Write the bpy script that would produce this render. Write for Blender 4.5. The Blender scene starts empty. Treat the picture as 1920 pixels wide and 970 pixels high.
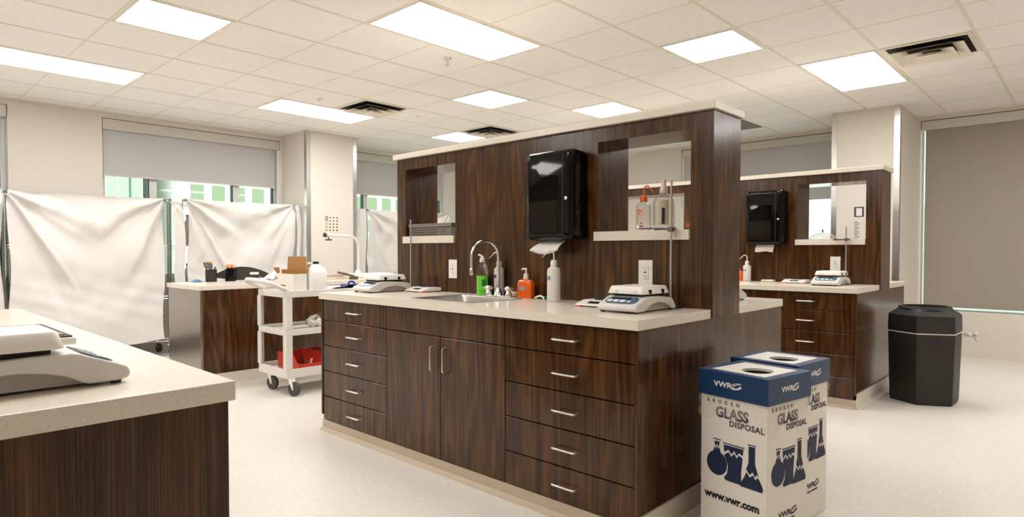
import bpy, bmesh, math, random
from mathutils import Vector, Matrix
from math import pi, sin, cos, radians
random.seed(7)
SC = bpy.context.scene
EXPO = 0.92
COL = SC.collection

# ------------------------------------------------------------------ helpers
class MB:
    """collects shapes and links them as one mesh object; o is subtracted from every point"""
    def __init__(self, o=(0, 0, 0)):
        self.bm = bmesh.new(); self.o = Vector(o)
    def _v(self, p): return self.bm.verts.new(Vector(p) - self.o)
    def box(self, x0, y0, z0, x1, y1, z1, mi=0, M=None):
        P = [(x0, y0, z0), (x1, y0, z0), (x1, y1, z0), (x0, y1, z0), (x0, y0, z1), (x1, y0, z1), (x1, y1, z1), (x0, y1, z1)]
        if M is not None: P = [M @ Vector(p) for p in P]
        v = [self._v(p) for p in P]
        for f in ((3, 2, 1, 0), (4, 5, 6, 7), (0, 1, 5, 4), (1, 2, 6, 5), (2, 3, 7, 6), (3, 0, 4, 7)):
            self.bm.faces.new([v[i] for i in f]).material_index = mi
        return self
    def rings(self, rings, cap0=True, cap1=True, mi=0, closed=True):
        R = [[self._v(p) for p in r] for r in rings]
        n = len(R[0])
        for a, b in zip(R, R[1:]):
            for i in range(n if closed else n - 1):
                j = (i + 1) % n
                try: self.bm.faces.new((a[i], a[j], b[j], b[i])).material_index = mi
                except ValueError: pass
        if cap0: self.bm.faces.new(list(reversed(R[0]))).material_index = mi
        if cap1: self.bm.faces.new(R[-1]).material_index = mi
        return self
    def lathe(self, prof, c=(0, 0, 0), seg=32, mi=0, sx=1, sy=1, cap0=True, cap1=True):
        c = Vector(c)
        rr = [[c + Vector((max(r, 1e-4) * cos(2 * pi * k / seg) * sx, max(r, 1e-4) * sin(2 * pi * k / seg) * sy, z)) for k in range(seg)] for r, z in prof]
        return self.rings(rr, cap0, cap1, mi)
    def tube(self, pts, r, seg=12, mi=0, caps=True):
        pts = [Vector(p) for p in pts]; n = len(pts)
        rs = r if isinstance(r, (list, tuple)) else [r] * n
        up = None; out = []
        for i, p in enumerate(pts):
            t = (pts[min(i + 1, n - 1)] - pts[max(i - 1, 0)]).normalized()
            if up is None:
                up = Vector((0, 0, 1)) if abs(t.z) < 0.9 else Vector((1, 0, 0))
            a = t.cross(up).normalized(); up = a.cross(t).normalized()
            out.append([p + (a * cos(2 * pi * k / seg) + up * sin(2 * pi * k / seg)) * rs[i] for k in range(seg)])
        return self.rings(out, caps, caps, mi)
    def prism(self, poly, M, d, mi=0):
        """poly: 2-D points in the plane of M (x, y), thickness d along M z"""
        A = [self._v(M @ Vector((x, y, 0))) for x, y in poly]
        B = [self._v(M @ Vector((x, y, d))) for x, y in poly]
        n = len(A); fs = []
        fs.append(self.bm.faces.new(list(reversed(A)))); fs.append(self.bm.faces.new(B))
        for i in range(n):
            j = (i + 1) % n
            fs.append(self.bm.faces.new((A[i], A[j], B[j], B[i])))
        for f in fs: f.material_index = mi
        for f in fs[:2]: f.normal_update()
        bmesh.ops.triangulate(self.bm, faces=fs[:2])
        return self
    def sphere(self, c, r, sx=1, sy=1, sz=1, seg=20, mi=0):
        n = seg // 2
        return self.lathe([(r * sin(pi * k / n), -r * cos(pi * k / n) * sz) for k in range(n + 1)], c, seg, mi, sx, sy, False, False)
    def grid(self, fn, nu, nv, mi=0):
        V = [[self._v(fn(i / nu, j / nv)) for i in range(nu + 1)] for j in range(nv + 1)]
        for j in range(nv):
            for i in range(nu):
                self.bm.faces.new((V[j][i], V[j][i + 1], V[j + 1][i + 1], V[j + 1][i])).material_index = mi
        return self
    def text(self, s, M, size, d=0.0006, bold=0.0, mi=0, space=1.0, align='LEFT', sx=1.0):
        cu = bpy.data.curves.new('lettering_curve', 'FONT'); cu.body = s; cu.size = size; cu.offset = bold
        cu.space_character = space; cu.align_x = align; cu.resolution_u = 3; cu.extrude = d / 2
        ob = bpy.data.objects.new('lettering_curve', cu); COL.objects.link(ob)
        me = bpy.data.meshes.new_from_object(ob.evaluated_get(bpy.context.evaluated_depsgraph_get()))
        me.transform(M @ Matrix.Diagonal((sx, 1, 1, 1)) @ Matrix.Translation((0, 0, d / 2)))
        me.transform(Matrix.Translation(-self.o))
        n0 = len(self.bm.faces); self.bm.from_mesh(me); self.bm.faces.ensure_lookup_table()
        for f in self.bm.faces[n0:]: f.material_index = mi
        bpy.data.objects.remove(ob); bpy.data.curves.remove(cu); bpy.data.meshes.remove(me)
        return self
    def build(self, name, mats, parent=None, loc=None, smooth=False, bevel=0, seg=2, solid=0, sub=0, recalc=True, angle=40):
        if recalc: bmesh.ops.recalc_face_normals(self.bm, faces=self.bm.faces)
        me = bpy.data.meshes.new(name); self.bm.to_mesh(me); self.bm.free()
        if not isinstance(mats, (list, tuple)): mats = [mats]
        for m in mats: me.materials.append(m)
        ob = bpy.data.objects.new(name, me); COL.objects.link(ob)
        if parent is not None: ob.parent = parent
        if loc is not None: ob.location = loc
        if solid:
            m = ob.modifiers.new('s', 'SOLIDIFY'); m.thickness = solid; m.offset = 0
        if bevel:
            m = ob.modifiers.new('b', 'BEVEL'); m.width = bevel; m.segments = seg; m.limit_method = 'ANGLE'; m.angle_limit = radians(35)
            m.harden_normals = False
        if sub:
            m = ob.modifiers.new('u', 'SUBSURF'); m.levels = m.render_levels = sub
        if smooth:
            for p in me.polygons: p.use_smooth = True
            if angle < 180:
                try: me.set_sharp_from_angle(angle=radians(angle))
                except Exception: pass
        return ob

def tag(o, label, cat, group=None, kind=None):
    o['label'] = label; o['category'] = cat
    if group: o['group'] = group
    if kind: o['kind'] = kind
    return o
def thing(name, label, cat, loc=(0, 0, 0), rz=0, group=None):
    o = bpy.data.objects.new(name, None); COL.objects.link(o)
    o.location = loc; o.rotation_euler = (0, 0, rz); o.empty_display_size = .05
    return tag(o, label, cat, group)
def structure(o, label):
    o['kind'] = 'structure'; o['label'] = label; return o
def copy_tree(o, parent=None):
    c = o.copy(); COL.objects.link(c)
    if parent is not None: c.parent = parent
    for ch in list(CH.get(o.name, [])): copy_tree(ch, c)
    return c
CH = {}
def index_children():
    CH.clear()
    for o in bpy.data.objects:
        if o.parent: CH.setdefault(o.parent.name, []).append(o)
def dup(root, loc, rz, label, group=None):
    index_children()
    r = copy_tree(root); r.location = loc; r.rotation_euler = (0, 0, rz); r['label'] = label
    if group: r['group'] = group
    return r
def frame(o, u, v):
    """matrix with origin o, x along u, y along v"""
    u = Vector(u).normalized(); v = Vector(v).normalized(); n = u.cross(v)
    return Matrix(((u.x, v.x, n.x, o[0]), (u.y, v.y, n.y, o[1]), (u.z, v.z, n.z, o[2]), (0, 0, 0, 1)))

# ------------------------------------------------------------------ materials
def S(r, g, b):
    f = lambda c: (c / 255) / 12.92 if c / 255 <= .04045 else ((c / 255 + .055) / 1.055) ** 2.4
    return (f(r), f(g), f(b), 1)
def mat(name, col, rough=.5, metal=0, spec=.5, coat=0, emit=None, es=0, bump=None, trans=0, ior=1.45, alpha=1, aniso=0):
    m = bpy.data.materials.new(name); m.use_nodes = True
    nt = m.node_tree; b = nt.nodes['Principled BSDF']
    b.inputs['Base Color'].default_value = col
    b.inputs['Roughness'].default_value = rough; b.inputs['Metallic'].default_value = metal
    b.inputs['Specular IOR Level'].default_value = spec; b.inputs['Coat Weight'].default_value = coat
    b.inputs['Coat Roughness'].default_value = .08
    b.inputs['Transmission Weight'].default_value = trans; b.inputs['IOR'].default_value = ior
    b.inputs['Alpha'].default_value = alpha
    if emit: b.inputs['Emission Color'].default_value = emit; b.inputs['Emission Strength'].default_value = es
    tc = nt.nodes.new('ShaderNodeTexCoord')
    nz = nt.nodes.new('ShaderNodeTexNoise'); nz.inputs['Scale'].default_value = bump[0] if bump else 9
    nz.inputs['Detail'].default_value = 4
    nt.links.new(tc.outputs['Object'], nz.inputs['Vector'])
    if bump:
        bp = nt.nodes.new('ShaderNodeBump'); bp.inputs['Strength'].default_value = bump[1]; bp.inputs['Distance'].default_value = bump[2]
        nt.links.new(nz.outputs['Fac'], bp.inputs['Height']); nt.links.new(bp.outputs['Normal'], b.inputs['Normal'])
    # faint tone variation so nothing is perfectly flat
    mx = nt.nodes.new('ShaderNodeMixRGB'); mx.blend_type = 'MULTIPLY'; mx.inputs[0].default_value = .05
    mx.inputs[1].default_value = col
    nt.links.new(nz.outputs['Fac'], mx.inputs[2]); nt.links.new(mx.outputs[0], b.inputs['Base Color'])
    return m

def wood_mat(name, horiz=False):
    m = bpy.data.materials.new(name); m.use_nodes = True; nt = m.node_tree; b = nt.nodes['Principled BSDF']
    N = nt.nodes.new; L = nt.links.new
    tc = N('ShaderNodeTexCoord'); oi = N('ShaderNodeObjectInfo')
    add = N('ShaderNodeVectorMath'); add.operation = 'ADD'
    L(tc.outputs['Object'], add.inputs[0]); add.inputs[1].default_value = (3.1, 1.7, .4)
    def stretched(sx, sz, scale, det, dist=0):
        mp = N('ShaderNodeMapping'); mp.inputs['Scale'].default_value = (sx, sx, sz)
        L(add.outputs[0], mp.inputs['Vector'])
        n = N('ShaderNodeTexNoise'); n.inputs['Scale'].default_value = scale; n.inputs['Detail'].default_value = det
        n.inputs['Distortion'].default_value = dist; n.inputs['Roughness'].default_value = .6
        L(mp.outputs[0], n.inputs['Vector']); return n
    fine = stretched(1, .010, 330, 4)
    mid = stretched(1, .045, 34, 4, .5)
    # cathedral rings
    mp = N('ShaderNodeMapping'); mp.inputs['Scale'].default_value = (1, 1, .16); L(add.outputs[0], mp.inputs['Vector'])
    big = N('ShaderNodeTexNoise'); big.inputs['Scale'].default_value = 4.5; big.inputs['Detail'].default_value = 1.5
    L(mp.outputs[0], big.inputs['Vector'])
    mul = N('ShaderNodeMath'); mul.operation = 'MULTIPLY'; mul.inputs[1].default_value = 58
    L(big.outputs['Fac'], mul.inputs[0])
    sn = N('ShaderNodeMath'); sn.operation = 'SINE'; L(mul.outputs[0], sn.inputs[0])
    s2 = N('ShaderNodeMath'); s2.operation = 'MULTIPLY_ADD'; s2.inputs[1].default_value = .045; s2.inputs[2].default_value = .03
    L(sn.outputs[0], s2.inputs[0])
    a1 = N('ShaderNodeMath'); a1.operation = 'MULTIPLY_ADD'; a1.inputs[1].default_value = .62; L(fine.outputs['Fac'], a1.inputs[0]); L(s2.outputs[0], a1.inputs[2])
    a2 = N('ShaderNodeMath'); a2.operation = 'MULTIPLY_ADD'; a2.inputs[1].default_value = .38; L(mid.outputs['Fac'], a2.inputs[0]); L(a1.outputs[0], a2.inputs[2])
    cr = N('ShaderNodeValToRGB'); e = cr.color_ramp.elements
    e[0].position = .36; e[0].color = WOODC[0]
    e[1].position = .78; e[1].color = WOODC[3]
    x = e.new(.50); x.color = WOODC[1]
    x = e.new(.62); x.color = WOODC[2]
    L(a2.outputs[0], cr.inputs[0]); L(cr.outputs[0], b.inputs['Base Color'])
    b.inputs['Roughness'].default_value = .2; b.inputs['Specular IOR Level'].default_value = .42
    bp = N('ShaderNodeBump'); bp.inputs['Strength'].default_value = .05; bp.inputs['Distance'].default_value = .001
    L(fine.outputs['Fac'], bp.inputs['Height']); L(bp.outputs['Normal'], b.inputs['Normal'])
    return m
WOODC = [S(33, 17, 7), S(60, 36, 16), S(88, 57, 29), S(124, 87, 49)]

def speckle_mat(name, base, dark, light, rough, sc=260, dens=.66, spec=.5):
    m = bpy.data.materials.new(name); m.use_nodes = True; nt = m.node_tree; b = nt.nodes['Principled BSDF']
    N = nt.nodes.new; L = nt.links.new
    tc = N('ShaderNodeTexCoord')
    n1 = N('ShaderNodeTexNoise'); n1.inputs['Scale'].default_value = sc; n1.inputs['Detail'].default_value = 2
    n2 = N('ShaderNodeTexNoise'); n2.inputs['Scale'].default_value = sc * .43; n2.inputs['Detail'].default_value = 2
    n3 = N('ShaderNodeTexNoise'); n3.inputs['Scale'].default_value = 1.3; n3.inputs['Detail'].default_value = 5
    for n in (n1, n2, n3): L(tc.outputs['Object'], n.inputs['Vector'])
    r1 = N('ShaderNodeValToRGB'); r1.color_ramp.elements[0].position = dens; r1.color_ramp.elements[1].position = dens + .04
    r2 = N('ShaderNodeValToRGB'); r2.color_ramp.elements[0].position = dens - .02; r2.color_ramp.elements[1].position = dens + .03
    L(n1.outputs['Fac'], r1.inputs[0]); L(n2.outputs['Fac'], r2.inputs[0])
    m1 = N('ShaderNodeMixRGB'); m1.inputs[1].default_value = base; m1.inputs[2].default_value = dark; L(r1.outputs[0], m1.inputs[0])
    m2 = N('ShaderNodeMixRGB'); m2.inputs[2].default_value = light; L(m1.outputs[0], m2.inputs[1]); L(r2.outputs[0], m2.inputs[0])
    m3 = N('ShaderNodeMixRGB'); m3.blend_type = 'MULTIPLY'; m3.inputs[0].default_value = .10; L(m2.outputs[0], m3.inputs[1]); L(n3.outputs['Fac'], m3.inputs[2])
    L(m3.outputs[0], b.inputs['Base Color'])
    b.inputs['Roughness'].default_value = rough; b.inputs['Specular IOR Level'].default_value = spec
    return m

def glass_mat(name, tint, refl=.08, rough=.02):
    """thin clear sheet: mostly see-through with a fresnel shine"""
    m = bpy.data.materials.new(name); m.use_nodes = True; nt = m.node_tree; nt.nodes.clear()
    N = nt.nodes.new; L = nt.links.new
    t = N('ShaderNodeBsdfTransparent'); t.inputs[0].default_value = tint
    g = N('ShaderNodeBsdfGlossy'); g.inputs['Roughness'].default_value = rough
    lw = N('ShaderNodeLayerWeight'); lw.inputs['Blend'].default_value = .25
    mt = N('ShaderNodeMath'); mt.operation = 'MULTIPLY_ADD'; mt.inputs[1].default_value = .45; mt.inputs[2].default_value = refl * .1
    L(lw.outputs['Fresnel'], mt.inputs[0]); mt.use_clamp = True
    mx = N('ShaderNodeMixShader'); L(mt.outputs[0], mx.inputs[0]); L(t.outputs[0], mx.inputs[1]); L(g.outputs[0], mx.inputs[2])
    o = N('ShaderNodeOutputMaterial'); L(mx.outputs[0], o.inputs[0])
    return m
def milky_mat(name, col, a=.5, rough=.3):
    """translucent plastic film or squeeze bottle"""
    m = bpy.data.materials.new(name); m.use_nodes = True; nt = m.node_tree; b = nt.nodes['Principled BSDF']
    b.inputs['Base Color'].default_value = col; b.inputs['Roughness'].default_value = rough
    tr = nt.nodes.new('ShaderNodeBsdfTransparent'); mx = nt.nodes.new('ShaderNodeMixShader')
    nz = nt.nodes.new('ShaderNodeTexNoise'); nz.inputs['Scale'].default_value = 25
    mm = nt.nodes.new('ShaderNodeMath'); mm.operation = 'MULTIPLY_ADD'; mm.inputs[1].default_value = .3; mm.inputs[2].default_value = a - .15
    nt.links.new(nz.outputs['Fac'], mm.inputs[0]); nt.links.new(mm.outputs[0], mx.inputs[0])
    nt.links.new(tr.outputs[0], mx.inputs[1]); nt.links.new(b.outputs[0], mx.inputs[2])
    nt.links.new(mx.outputs[0], nt.nodes['Material Output'].inputs[0])
    return m

WOOD = wood_mat('walnut_laminate')
QUARTZ = speckle_mat('beige_quartz', S(226, 216, 201), S(168, 152, 130), S(240, 234, 224), .22, 300, .67)
FLOORM = speckle_mat('cream_terrazzo_vinyl', S(229, 223, 214), S(212, 203, 190), S(236, 232, 226), .34, 90, .62, .4)
COVE = mat('shaded_cove_vinyl', S(188, 172, 150), .5)  # pale cove with the shade on bench fronts put into its colour
COVEW = mat('pale_cove_vinyl', S(222, 213, 200), .35)
PAINT = mat('cream_wall_paint', S(219, 211, 200), .7, bump=(180, .05, .001))
PAINTW = mat('pale_grey_wall_paint', S(214, 210, 204), .7, bump=(180, .05, .001))
TILE = speckle_mat('mineral_fibre_ceiling_tile', S(246, 243, 239), S(230, 225, 217), S(250, 247, 243), .9, 160, .6, .1)
TEE = mat('ceiling_tee_enamel', S(228, 220, 206), .55)
STEEL = mat('brushed_stainless', (.62, .60, .57, 1), .28, 1, bump=(300, .1, .0005))
CHROME = mat('chrome', (.80, .79, .77, 1), .08, 1)
NICKEL = mat('satin_nickel_pull', (.78, .75, .70, 1), .3, 1)
WIREM = mat('chrome_wire', (.62, .62, .60, 1), .22, 1)
BLACKG = mat('glossy_black_plastic', S(10, 9, 9), .05, spec=.28)
BLACKT = mat('smoked_black_plastic', S(24, 20, 17), .15, spec=.3)
GREYPAN = mat('brushed_grey_end_panel', (.36, .31, .27, 1), .22, .9)
BLACKM = mat('matt_black_plastic', S(40, 38, 36), .5, bump=(90, .15, .001))
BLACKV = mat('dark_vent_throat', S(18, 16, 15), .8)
RUBBER = mat('grey_rubber', S(74, 72, 70), .6)
WHITEP = mat('white_plastic', S(232, 228, 221), .35)
GREYP = mat('pale_grey_scale_plastic', S(206, 203, 197), .38)
CARTP = mat('off_white_structural_foam', S(214, 210, 203), .5, bump=(140, .2, .001))
GREYB = mat('grey_plastic_basket', S(120, 110, 102), .5)
BLUEP = mat('blue_keypad', S(52, 92, 122), .3)
DBLUE = mat('navy_printed_board', S(14, 52, 92), .42)
NAVY = mat('navy_ink', S(22, 34, 66), .6)
BLACKINK = mat('black_ink', S(30, 28, 32), .6)
GREYINK = mat('grey_ink', S(150, 146, 142), .6)
WHITEINK = mat('white_ink', S(236, 234, 230), .5)
BOARD = mat('white_coated_board', S(229, 223, 213), .45, bump=(20, .1, .002))
BOARDW = mat('white_lid_board', S(232, 229, 222), .5)
KRAFT = mat('brown_kraft_board', S(170, 120, 66), .7)
LCD = mat('lcd_glass', S(112, 118, 112), .12)
LCDD = mat('dark_lcd_window', S(24, 28, 32), .12)
ORANGE = mat('orange_plastic', S(238, 104, 52), .35)
ORANGEF = mat('orange_rubber_foot', S(236, 96, 48), .5)
REDP = mat('red_bin_plastic', S(214, 74, 50), .4)
REDL = mat('dark_red_label', S(140, 34, 30), .5)
CLOTH = mat('white_cotton_sheet', S(214, 210, 205), .85, spec=.1, bump=(700, .12, .0005))
SHADE = mat('grey_sunscreen_fabric', S(190, 188, 187), .8, spec=.15, bump=(900, .1, .0004))
SHADE2 = mat('brown_grey_sunscreen_fabric', S(160, 151, 140), .8, spec=.15, bump=(900, .1, .0004))
CASS = mat('shade_cassette_enamel', S(202, 197, 188), .5)
FRAMEM = mat('white_window_aluminium', S(214, 214, 210), .35)
GASKET = mat('dark_window_gasket', S(30, 62, 58), .5)
WGLASS = glass_mat('window_glass', (.88, .95, .91, 1))
CLEAR = glass_mat('clear_plastic', (.93, .92, .90, 1), .3, .05)
MILKY = milky_mat('milky_squeeze_bottle', S(236, 232, 225), .80)
FILM = milky_mat('clear_bag_film', S(236, 226, 212), .20, .12)
GREENL = mat('green_dish_soap', S(86, 196, 40), .12, coat=.4)
GREEND = mat('dark_green_label', S(16, 112, 50), .3)
SOAPO = mat('amber_hand_soap', S(226, 96, 20), .1, coat=.5)
SPONGE = mat('cream_sponge', S(222, 214, 180), .9)
BLUET = mat('blue_plastic', S(34, 70, 148), .35)
PAPER = mat('paper_towel', S(226, 222, 216), .8)
PINK = mat('pale_pink_film', S(236, 216, 212), .4)
SKIN = mat('peach_plastic', S(230, 160, 110), .5)
JUG = mat('white_jug_plastic', S(232, 229, 224), .4)
LAMPW = mat('white_lamp_enamel', S(226, 220, 213), .35)
EMIT = mat('fluorescent_diffuser', (1, 1, 1, 1), .5, emit=(1.0, .98, .965, 1), es=9.8)
FAC_W = mat('pale_stone_facade', S(240, 240, 236), .8)
FAC_G = mat('green_facade_glass', S(144, 160, 130), .3)
FAC_T = mat('teal_facade_glass', S(182, 194, 176), .25)
FAC_D = mat('dark_facade_mullion', S(100, 124, 108), .5)

# ------------------------------------------------------------------ the room
H = 2.767
XA, YB = -8.22, 8.66
XE, YF = 3.4, -4.0
def wall_x(name, x0, x1, y0, y1, holes, z1=H + .25, m=PAINT):
    """wall whose face is a plane of constant x; holes = (ya, yb, za, zb)"""
    b = MB(); y = y0
    for (a, c, za, zb) in sorted(holes):
        b.box(x0, y, 0, x1, a, z1); b.box(x0, a, 0, x1, c, za); b.box(x0, a, zb, x1, c, z1); y = c
    b.box(x0, y, 0, x1, y1, z1); return b.build(name, m)
def wall_y(name, y0, y1, x0, x1, holes, z1=H + .25, m=PAINT):
    b = MB(); x = x0
    for (a, c, za, zb) in sorted(holes):
        b.box(x, y0, 0, a, y1, z1); b.box(a, y0, 0, c, y1, za); b.box(a, y0, zb, c, y1, z1); x = c
    b.box(x, y0, 0, x1, y1, z1); return b.build(name, m)
WINA = [(-0.98, 1.16), (2.0, 4.10), (4.95, 7.09)]
WINB = [(-7.75, -5.62), (-4.62, -2.27), (-1.545, 3.1)]  # last window carried on out of view so its shade darkens bench reflections
ZA, ZB_, ZT = .86, .50, 2.70
structure(MB().box(XA - .3, YF - .2, -.12, XE + .2, YB + .3, 0).build('floor', FLOORM), 'cream speckled sheet floor of the laboratory')
structure(MB().box(XA - .3, YF - .2, H, XE + .2, YB + .3, H + .05).build('ceiling', TILE), 'suspended ceiling of cream fibre tiles')
structure(wall_x('wall_left', XA - .2, XA, YF, YB + .2, [(a, b, ZA, ZT) for a, b in WINA]), 'cream window wall on the left')
structure(wall_y('wall_back', YB, YB + .2, XA, XE, [(a, b, ZB_, ZT + .02) for a, b in WINB]), 'cream window wall at the back')
structure(MB().box(XE, YF, 0, XE + .2, YB + .2, H + .25).build('wall_right', PAINT), 'cream wall to the right of the camera')
structure(MB().box(XA, YF - .2, 0, XE + .2, YF, H + .25).build('wall_front', PAINT), 'cream wall behind the camera')
# the tee grid
ceil = bpy.data.objects['ceiling']
GX, GY, G = -4.944, 1.2546, .61
LIGHTS = [(0, 0, 1), (-3, -1, 2), (2, 2, 2), (0, 5, 1), (-3, 3, 2), (-3, 7, 1), (1, 7, 1), (4, 5, 1), (5, 7, 2),
          (4, -2, 2), (8, 3, 1), (-1, -5, 2), (9, 7, 2), (9, 10, 1), (3, -6, 2)]  # this row: unseen panels added to light the foreground and bench ends
VENTS = [(-2, 4), (-2, 7), (6, 7)]
tb = MB()
i = -6
while GX + i * G < XE:
    x = GX + i * G
    if x > XA: tb.box(x - .011, YF, H - .0025, x + .011, YB, H + .002)
    i += 1
j = -9
while GY + j * G < YB:
    y = GY + j * G
    if y > YF:
        k = -6
        while GX + k * G < XE:
            xa, xb = GX + k * G + .0125, GX + (k + 1) * G - .0125
            inside = any(li == k and lj < j < lj + n for li, lj, n in LIGHTS)
            if not inside and xb > XA + .05: tb.box(max(xa, XA), y - .006, H - .0015, min(xb, XE), y + .006, H + .002)
            k += 1
    j += 1
tb.box(XA, YF, H - .012, XA + .022, YB, H + .002); tb.box(XA + .022, YB - .022, H - .012, XE, YB, H + .002)
g = tb.build('ceiling_grid', TEE, ceil); g['kind'] = 'structure'
LL = {(0, 0): 'square light panel nearest the top left corner of the photo', (-3, -1): 'long light panel at the left edge above the first screen',
      (2, 2): 'largest light panel in the photo, above the sink bench', (0, 5): 'small diamond-shaped light panel above the middle of the ceiling',
      (-3, 3): 'long light panel beside the vent above the left window wall', (-3, 7): 'small light panel farthest away above the left end of the partition',
      (1, 7): 'small light panel just above the middle of the tall partition cap', (4, 5): 'square light panel above the right end of the tall partition',
      (5, 7): 'large light panel in front of the right ceiling vent'}
for (i, j, n) in LIGHTS:
    x, y = GX + i * G, GY + j * G
    t = thing('ceiling_light', LL.get((i, j), 'added light panel in the ceiling, out of view'), 'ceiling light', (x + G / 2, y + n * G / 2, H - .002), 0, 'recessed ceiling light panels')
    o = (x + G / 2, y + n * G / 2, H - .002)
    f = MB(o); w = .018; X1, Y1 = x + G - .014, y + n * G - .014; x0, y0 = x + .014, y + .014
    f.box(x0, y0, H - .006, X1, y0 + w, H - .0015); f.box(x0, Y1 - w, H - .006, X1, Y1, H - .0015)
    f.box(x0, y0 + w, H - .006, x0 + w, Y1 - w, H - .0015); f.box(X1 - w, y0 + w, H - .006, X1, Y1 - w, H - .0015)
    f.build('frame', TEE, t)
    MB(o).box(x0 + w, y0 + w, H - .005, X1 - w, Y1 - w, H - .0015).build('diffuser', EMIT, t)
VL = ['square ceiling vent beside the long light above the left window wall', 'square ceiling vent above the left end of the tall partition', 'square ceiling vent at the top right of the photo']
for k, (i, j) in enumerate(VENTS):
    cx_, cy_ = GX + (i + .5) * G, GY + (j + .5) * G; o = (cx_, cy_, H)
    t = thing('ceiling_vent', VL[k], 'vent', o, 0, 'square cone ceiling vents')
    def sq(r, z): return [(cx_ - r, cy_ - r, z), (cx_ + r, cy_ - r, z), (cx_ + r, cy_ + r, z), (cx_ - r, cy_ + r, z)]
    MB(o).rings([sq(.292, H - .0005), sq(.292, H - .006), sq(.262, H - .008), sq(.262, H - .0005)], False, False).build('frame', TEE, t)
    MB(o).box(cx_ - .262, cy_ - .262, H - .002, cx_ + .262, cy_ + .262, H - .0005).build('throat', BLACKV, t)
    for r0, z0, r1, z1 in ((.150, -.004, .235, -.040), (.060, -.008, .160, -.050)):
        MB(o).rings([sq(r0, H + z0), sq(r1, H + z1), sq(r1 + .004, H + z1 - .001), sq(r0 + .004, H + z0)], False, False).build('cone', TEE, t)
    MB(o).rings([sq(.02, H - .02), sq(.085, H - .058), sq(.085, H - .061)], True, True).build('core', TEE, t)
t = thing('return_grille', 'flat grey return grille in the ceiling beyond the tall partition', 'vent', (GX + 2.5 * G, GY + 10.5 * G, H))
o = (GX + 2.5 * G, GY + 10.5 * G, H)
MB(o).box(GX + 2 * G + .015, GY + 10 * G + .015, H - .008, GX + 3 * G - .015, GY + 11 * G - .015, H - .0005).build('panel', mat('perforated_grey_metal', S(120, 114, 106), .6), t)
for q, (px, py) in enumerate([(GX + 1.7 * G, GY + 3.5 * G), (GX - 1.6 * G, GY + 3.5 * G), (GX - 1.45 * G, GY + 5.5 * G)]):
    o = (px, py, H)
    t = thing('fire_sprinkler', ['pendent sprinkler head beside the largest light panel', 'pendent sprinkler head above the left column', 'small concealed sprinkler cap beyond the left vent'][q], 'sprinkler', o, 0, 'ceiling sprinkler heads')
    MB(o).lathe([(.034, -.0005), (.036, -.004), (.030, -.010), (.012, -.012)], (px, py, H), 24).build('escutcheon', CHROME if q < 2 else WHITEP, t, smooth=True)
    if q < 2:
        b = MB(o).tube([(px, py, H - .01), (px, py, H - .03)], .008, 10)
        b.tube([(px - .012, py, H - .026), (px - .016, py, H - .04), (px, py, H - .055)], .003, 8).tube([(px + .012, py, H - .026), (px + .016, py, H - .04), (px, py, H - .055)], .003, 8)
        b.build('frame_arms', CHROME, t)
        MB(o).lathe([(.004, -.053), (.020, -.055), (.020, -.057), (.004, -.058)], (px, py, H), 16).build('deflector', CHROME, t)

# windows, shades
def window_x(name, ya, yb, za, zb, mull, label):
    x0, x1 = XA - .17, XA - .11
    f = MB(); w = .05
    f.box(x0, ya, za, x1, yb, za + w); f.box(x0, ya, zb - w, x1, yb, zb)
    f.box(x0, ya, za + w, x1, ya + w, zb - w); f.box(x0, yb - w, za + w, x1, yb, zb - w)
    for m in mull: f.box(x0, m, za + w, x1, m + .085, zb - w)
    o = structure(f.build(name, FRAMEM), label)
    gk = MB()
    for m in list(mull) + [yb - w]: gk.box(x0 + .01, m - .014, za + w, x1 + .004, m, zb - w)
    gk.build('gasket', GASKET, o)
    MB().box(x0 + .02, ya + w, za + w, x0 + .026, yb - w, zb - w).build('pane', WGLASS, o)
    return o
def window_y(name, xa, xb, za, zb, mull, label, wd=.05):
    y0, y1 = YB + .11, YB + .17
    f = MB(); w = wd
    f.box(xa, y0, za, xb, y1, za + w); f.box(xa, y0, zb - w, xb, y1, zb)
    f.box(xa, y0, za + w, xa + w, y1, zb - w); f.box(xb - w, y0, za + w, xb, y1, zb - w)
    for m in mull: f.box(m, y0, za + w, m + .085, y1, zb - w)
    o = structure(f.build(name, FRAMEM), label)
    MB().box(xa + w, y1 - .026, za + w, xb - w, y1 - .02, zb - w).build('pane', WGLASS, o)
    return o
window_x('window_1', *WINA[0], ZA, ZT, [-.45, .55], 'window at the left edge of the photo')
window_x('window_2', *WINA[1], ZA, ZT, [2.505, 3.50], 'wide window above the two screens left of the column')
window_x('window_3', *WINA[2], ZA, ZT, [5.50, 6.50], 'window between the left column and the tall partition')
window_y('window_4', *WINB[0], ZB_, ZT + .02, [-6.7], 'window on the back wall at its far left')
window_y('window_5', *WINB[1], ZB_, ZT + .02, [-3.5], 'window on the back wall beyond the benches')
window_y('window_6', *WINB[2], ZB_, ZT + .02, [-.3], 'window at the right, covered by its lowered shade', .018)
def shade_x(ya, yb, zb, label):
    t = thing('roller_shade', label, 'window shade', (XA - .05, (ya + yb) / 2, ZT), 0, 'roller shades on the left wall'); o = tuple(t.location)
    MB(o).box(XA - .09, ya + .006, ZT - .125, XA - .004, yb - .006, ZT - .006).build('cassette', CASS, t, bevel=.004)
    MB(o).box(XA - .052, ya + .02, zb + .02, XA - .049, yb - .045, ZT - .1252).build('fabric', SHADE, t)
    MB(o).box(XA - .058, ya + .02, zb, XA - .043, yb - .045, zb + .02).build('bottom_bar', CASS, t)
shade_x(*WINA[0], 2.03, 'half-lowered grey roller shade at the left edge of the photo')
shade_x(*WINA[1], 2.05, 'half-lowered grey roller shade between the bare wall and the left column')
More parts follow.
